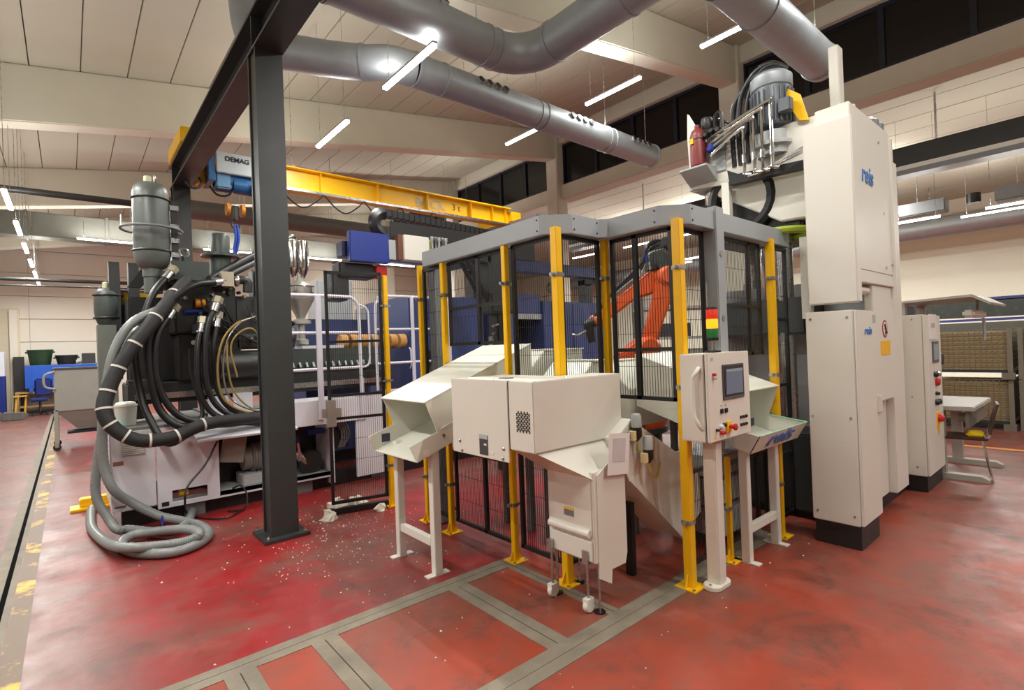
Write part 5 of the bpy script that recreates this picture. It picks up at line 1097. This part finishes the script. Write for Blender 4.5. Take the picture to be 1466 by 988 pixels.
def table(lab, x0, x1, y0, y1, h, mm=WOOD, nm='work_table'):
    t = root(nm, lab, 'table', ((x0+x1)/2, (y0+y1)/2, 0)); MB().bx(x0, x1, y0, y1, h-.05, h).build('table_top', mm, t)
    for x in (x0+.05, x1-.05):
        for y in (y0+.05, y1-.05): MB().bx(x-.04, x+.04, y-.04, y+.04, 0, h-.05).build('leg', mm, t)
    MB().bx(x0+.1, x1-.1, y0+.1, y1-.1, .2, .25).build('lower_shelf', mm, t)
table('low wooden bench under the blue pallet box', -1.35, .9, 23.3, 24.1, .72)
pallet_box('wide blue pallet box on the wooden bench by the end wall', -1.1, .75, 23.25, 24.05, .72, .86, BB, 'blue boxes by the end wall')
pallet_box('blue and white box beside the doorway post', -2.1, -1.55, 22.9, 23.4, 0, 1.28, BLUE, 'blue boxes by the end wall')
MB().bx(-2.1, -1.55, 22.9, 23.4, 1.28, 2.05).build('white_carton', mat('carton_white', (214, 218, 230), .6), base=(-1.8, 23.1, 1.28), label='white carton on top of the blue box by the doorway', cat='carton', bevel=.01)
def tub(lab, x, y, z, r, h, mm):
    t = crate_root('plastic_tub', lab, x, y, z, 'tubs on the blue box')
    MB().lathe([(r*.78, 0), (r*.8, .02), (r, h-.04), (r*1.04, h-.04), (r*1.04, h), (r*.96, h), (r*.75, .04)], (x, y, z), 22).build('tub_shell', mm, t)
    for s in (-1, 1): MB().bx(x+s*r*1.04-.03, x+s*r*1.04+.03, y-.08, y+.08, h+z-.12, h+z-.06).build('tub_handle', mm, t)
tub('dark green plastic tub on the blue pallet box', -.72, 23.6, 1.585, .33, .52, mat('tub_green', (32, 62, 40), .45))
tub('black plastic tub beside the green tub', -.05, 23.6, 1.585, .3, .32, mat('tub_black', (36, 38, 36), .45))
t = root('extraction_unit', 'small dark grey box with pipe standing past the black tub', 'machine', (.5, 23.5, 1.585)); MB().bx(.35, .72, 23.4, 23.7, 1.585, 1.95).build('casing', DARK, t, bevel=.01); MB().cyl((.2, 23.5, 1.66), (.35, 23.5, 1.7), .07).build('pipe', LIGHTGREY, t)
t = root('step_stool', 'yellow folding stool under the bench end', 'stool', (-1.2, 22.8, 0))
YS = mat('stool_yellow', (214, 168, 52), .5)
for x in (-1.32, -1.1):
    MB().tube([(x, 22.65, 0), (x+.03, 22.8, .62)], .025, 8).build('leg', YS, t); MB().tube([(x, 22.95, 0), (x+.03, 22.8, .62)], .025, 8).build('leg', YS, t)
MB().bx(-1.36, -1.04, 22.68, 22.92, .6, .64).build('step', YS, t)
t = root('office_chair', 'blue swivel office chair on a star base by the end wall', 'chair', (-.72, 22.3, 0))
MB().lathe([(.06, 0), (.03, .05), (.03, .38)], (-.72, 22.3, .07), 12).build('gas_column', BLACK, t)
for k in range(5):
    a = 2*math.pi*k/5+.3; q = (-.72+.3*math.cos(a), 22.3+.3*math.sin(a))
    MB().tube([(-.72, 22.3, .12), (*q, .08)], [.035, .02], 6).build('base_arm', BLACK, t); MB().lathe([(.01, -.02), (.035, -.015), (.035, .015), (.01, .02)], (*q, .036), 10, 'Y').build('caster', BLACK, t)
MB().bx(-.96, -.5, 22.08, 22.52, .45, .54).build('seat', mat('chair_blue', (30, 48, 120), .8), t, bevel=.04); MB(Matrix.Translation((-.62, 22.5, .86)) @ Matrix.Rotation(.15, 4, 'X')).bx(-.23, .2, -.04, .04, -.26, .3).build('backrest', mat('chair_blue', (30, 48, 120)), t, bevel=.04)
MB().tube([(-.95, 22.15, .5), (-1.0, 22.15, .7), (-1.0, 22.4, .7)], .02, 6).build('armrest', BLACK, t); MB().tube([(-.48, 22.15, .5), (-.44, 22.15, .7), (-.44, 22.4, .7)], .02, 6).build('armrest', BLACK, t)
random.seed(11)
for k in range(9):
    x = -1.9+.26*(k % 4)+random.uniform(-.04, .04); y = 21.6-.5*(k//4); h = random.uniform(.14, .3)
    MB(Matrix.Translation((x, y, 0)) @ Matrix.Rotation(random.uniform(-.3, .3), 4, 'Z')).bx(-.11, .11, -.15, .15, 0, h).build('mould_block', mat('mould_grey', (112, 110, 106), .5, .3), base=(x, y, 0), bevel=.02,
        label='grey steel mould block on the floor, number %s of the cluster by the doorway' % ORD[k], cat='block', group='mould blocks on the floor')
t = root('dark_locker', 'narrow dark locker between doorway and blue box', 'locker', (-1.28, 23.9, 0)); MB().bx(-1.42, -1.15, 24.15, 24.35, 0, 1.9).build('locker_body', DARK, t, bevel=.01); MB().bx(-1.41, -1.16, 24.13, 24.15, .05, 1.85).build('locker_door', DARK, t)

for k, (x, w_, h, n) in enumerate(((3.9, .7, 3.0, 'taller pale grey cabinet seen behind the mesh gate and the blue covers'), (4.75, .5, 2.5, 'shorter pale grey cabinet next to the taller one behind the blue covers'))):
    t = root('switch_cabinet', n, 'cabinet', (x, 9.9, 0), 'cabinets behind the machine'); MB().bx(x-w_/2, x+w_/2, 9.7, 10.2, .1, h).build('cabinet_body', LIGHTGREY, t, bevel=.01)
    MB().bx(x-w_/2, x+w_/2, 9.72, 10.18, 0, .1).build('plinth', BLACK, t); MB().bx(x-w_/2+.02, x+w_/2-.02, 9.68, 9.7, .12, h-.02).build('cabinet_door', LIGHTGREY, t); MB().bx(x+w_/2-.1, x+w_/2-.07, 9.66, 9.68, 1.1, 1.3).build('door_handle', BLACK, t)
# ================================================================== BEHIND THE PRESS
DW = mat('desk_grey', (180, 176, 166), .45)
t = root('work_bench', 'grey assembly bench with uprights, canopy and lamp beyond the switch cabinet', 'workbench', (7.8, 1.3, 0))
MB().bx(7.2, 8.35, 1.0, 1.55, .74, .79).build('bench_top', DW, t, bevel=.008); MB().bx(7.25, 8.3, 1.05, 1.08, .56, .74).build('apron', mat('apron_grey', (120, 116, 108), .5), t)
for x in (7.27, 8.2):
    MB().bx(x-.04, x+.04, 1.25, 1.35, .05, .74).build('leg', DW, t); MB().prism([(.9, 0), (1.6, 0), (1.6, .06), (.96, .06), (.9, .03)], 'X', x-.05, x+.05).build('foot_beam', DW, t)
    MB().bx(x-.05, x+.05, 1.56, 1.64, 0, 1.93).build('upright', DW, t)
MB().bx(7.32, 8.15, 1.6, 1.63, .85, 1.75).build('back_panel', mat('taupe_panel', (110, 100, 88), .6), t); MB().bx(7.32, 8.15, 1.48, 1.56, 1.12, 1.15).build('small_shelf', WHITE, t)
MB().prism([(.84, 1.86), (.98, 1.95), (1.66, 1.93), (1.66, 1.95), (.97, 1.975), (.83, 1.88)], 'X', 7.15, 8.3).build('canopy', DW, t)
MB().bx(7.3, 8.1, .98, 1.08, 1.74, 1.82).build('lamp_housing', WHITE, t, bevel=.02); MB().cyl((7.9, 1.03, 1.82), (7.9, 1.03, 1.95), .012, n=6).build('lamp_stem', LIGHTGREY, t); MB().cyl((8.05, 1.0, 1.48), (8.05, 1.0, 1.74), .015, n=8).build('tool_hanger', LIGHTGREY, t)
MB().bx(7.3, 7.7, 1.57, 1.6, 1.76, 1.9).build('blue_panel', BLUE, t)
MB().lathe([(.05, 0), (.05, .08)], (7.6, 1.1, .63), 16, 'Y').build('tape_roll', WHITE, t)
t = root('side_chair', 'brown shell chair on thin metal legs at the bench', 'chair', (7.45, 1.13, 0))
BR = mat('chair_brown', (74, 44, 32), .45)
R_ = Matrix.Translation((7.45, 1.13, 0)) @ Matrix.Rotation(-math.pi/2+.15, 4, 'Z')
def cb_(nm, mm, fn, **k): b = MB(R_); fn(b); return b.build(nm, mm, t, **k)
cb_('seat', BR, lambda b: b.bx(-.2, .2, -.2, .2, .43, .455), bevel=.01); cb_('backrest', BR, lambda b: b.loops([[Vector(p) for p in ((.2, -.2, .5), (.22, -.2, .5), (.22, .2, .5), (.2, .2, .5))], [Vector(p) for p in ((.27, -.18, .82), (.29, -.18, .82), (.29, .18, .82), (.27, .18, .82))]]))
for sx, sy in ((-1, -1), (-1, 1), (1, -1), (1, 1)): cb_('leg', CHROME, lambda b: b.tube([(sx*.15, sy*.17, .43), (sx*.22, sy*.2, .0)], .011, 8))
for sy in (-1, 1): cb_('back_tube', CHROME, lambda b: b.tube([(.15, sy*.17, .43), (.2, sy*.17, .47), (.275, sy*.17, .78)], .011, 8))
t = root('folded_cloth', 'bright yellow folded cloth on the brown chair', 'cloth', (7.45, 1.13, .455)); b = MB(R_); b.bx(.02, .17, -.14, .1, .456, .5); b.build('cloth_fold', mat('cloth_yellow', (236, 206, 20), .8), t, bevel=.015)
# mesh pallet cages
CW = mat('cage_wire', (130, 124, 110), .5, .5); CARD = mat('cage_cardboard', (176, 150, 104), .8, 0, .12, 5)
def cage(lab, x0, x1, y0, y1, z0, h):
    t = root('mesh_cage', lab, 'cage', ((x0+x1)/2, (y0+y1)/2, z0), 'mesh pallet cages')
    for x in (x0, x1):
        for y in (y0, y1): MB().bx(x-.03, x+.03, y-.03, y+.03, z0, z0+h).build('corner_post', CW, t)
    b = MB(); n = 16
    for i in range(n+1):
        y = y0+(y1-y0)*i/n; b.bx(x0-.004, x0+.004, y-.006, y+.006, z0+.15, z0+h)
        x = x0+(x1-x0)*i/n; b.bx(x-.006, x+.006, y0-.004, y0+.004, z0+.15, z0+h)
    for k in range(10):
        z = z0+.15+(h-.15)*k/9; b.bx(x0-.004, x0+.004, y0, y1, z-.006, z+.006); b.bx(x0, x1, y0-.004, y0+.004, z-.006, z+.006)
    b.build('wire_mesh', CW, t, flat=True)
    MB().bx(x0, x1, y0, y1, z0+.1, z0+.15).build('cage_floor', DARK, t); MB().bx(x0+.03, x1-.03, y0+.03, y1-.03, z0+.15, z0+h-.04).build('cardboard_liner', CARD, t)
    for s in (.0, 1): MB().bx(x0+s*(x1-x0)-.08, x0+s*(x1-x0)+.08, y0-.05, y0+.1, z0, z0+.1).build('foot', CW, t)
    return t
cage('mesh pallet cage with cardboard liner on the floor behind the bench', 11.2, 12.0+.4, 1.1, 2.2, 0, .8); cage('mesh pallet cage stacked on the cage behind the bench', 11.2, 12.4, 1.1, 2.2, .81, .8)
cage('mesh pallet cage on the floor nearer the aisle', 11.2, 12.4, .2, .98, 0, .8); cage('mesh pallet cage stacked on the one nearer the aisle', 11.2, 12.4, .2, .98, .81, .8)
t = root('grinder_post', 'dark bench grinder on a slim stand beyond the bench', 'machine', (10.2, 1.9, 0)); MB().bx(10.15, 10.25, 1.85, 1.95, 0, 1.1).build('stand_post', BLACK, t); MB().bx(10, 10.4, 1.75, 2.05, 0, .03).build('stand_foot', BLACK, t); MB().lathe([(.08, -.15), (.1, -.12), (.1, .12), (.08, .15)], (10.2, 1.9, 1.18), 16, 'Y').build('grinder_body', DARK, t)

# ================================================================== SCRAPS ON THE FLOOR
random.seed(21); b = MB()
for k in range(520):
    if k < 400: x, y = random.gauss(1.85, .45), random.gauss(4.55, .6)
    else: x, y = random.uniform(.3, 4.5), random.uniform(1.2, 6)
    if abs(x-1.41) < .25 and abs(y-4.92) < .25: continue
    s = random.uniform(.003, .009)*(1.6 if random.random() < .06 else 1); a = random.uniform(0, 6.28)
    p = [(x+s*math.cos(a+q)*random.uniform(.6, 1.3), y+s*math.sin(a+q)*random.uniform(.6, 1.3), .0005) for q in (0, 2.1, 4.2)]
    b.add(p+[(x, y, s*.8)], [(0, 2, 1), (0, 1, 3), (1, 2, 3), (2, 0, 3)])
b.build('plastic_chips', mat('chip_white', (226, 214, 200), .6), kind='stuff', label='scattered white plastic chips on the red floor', cat='debris', flat=True)
for k, (x, y, s, n) in enumerate(((2.05, 5.2, .07, 'beside the gate hinge'), (2.2, 5.15, .06, 'on the gate rail'), (2.28, 5.3, .05, 'behind the gate mesh'), (1.88, 5.0, .055, 'in front of the open gate'), (2.36, 4.9, .04, 'near the gate post'), (2.1, 5.35, .06, 'behind the lump at the hinge'), (2.3, 5.2, .045, 'between gate and machine'))):
    s *= 1.5
    prof = [(s*.3, 0), (s*1.0, .004), (s*.9, s*.5), (s*.55, s*.9), (s*.1, s)]
    bb = MB(); bb.lathe(prof, (x, y, 0), 9); bb.v = [Vector((v.x+random.uniform(-.3, .3)*s, v.y+random.uniform(-.3, .3)*s, v.z*random.uniform(.6, 1.3))) for v in bb.v]
    bb.build('plastic_lump', mat('lump_cream', (222, 214, 196), .6), base=(x, y, 0), label='crumpled cream plastic waste lump ' + n, cat='plastic waste', group='plastic waste by the gate', flat=True)
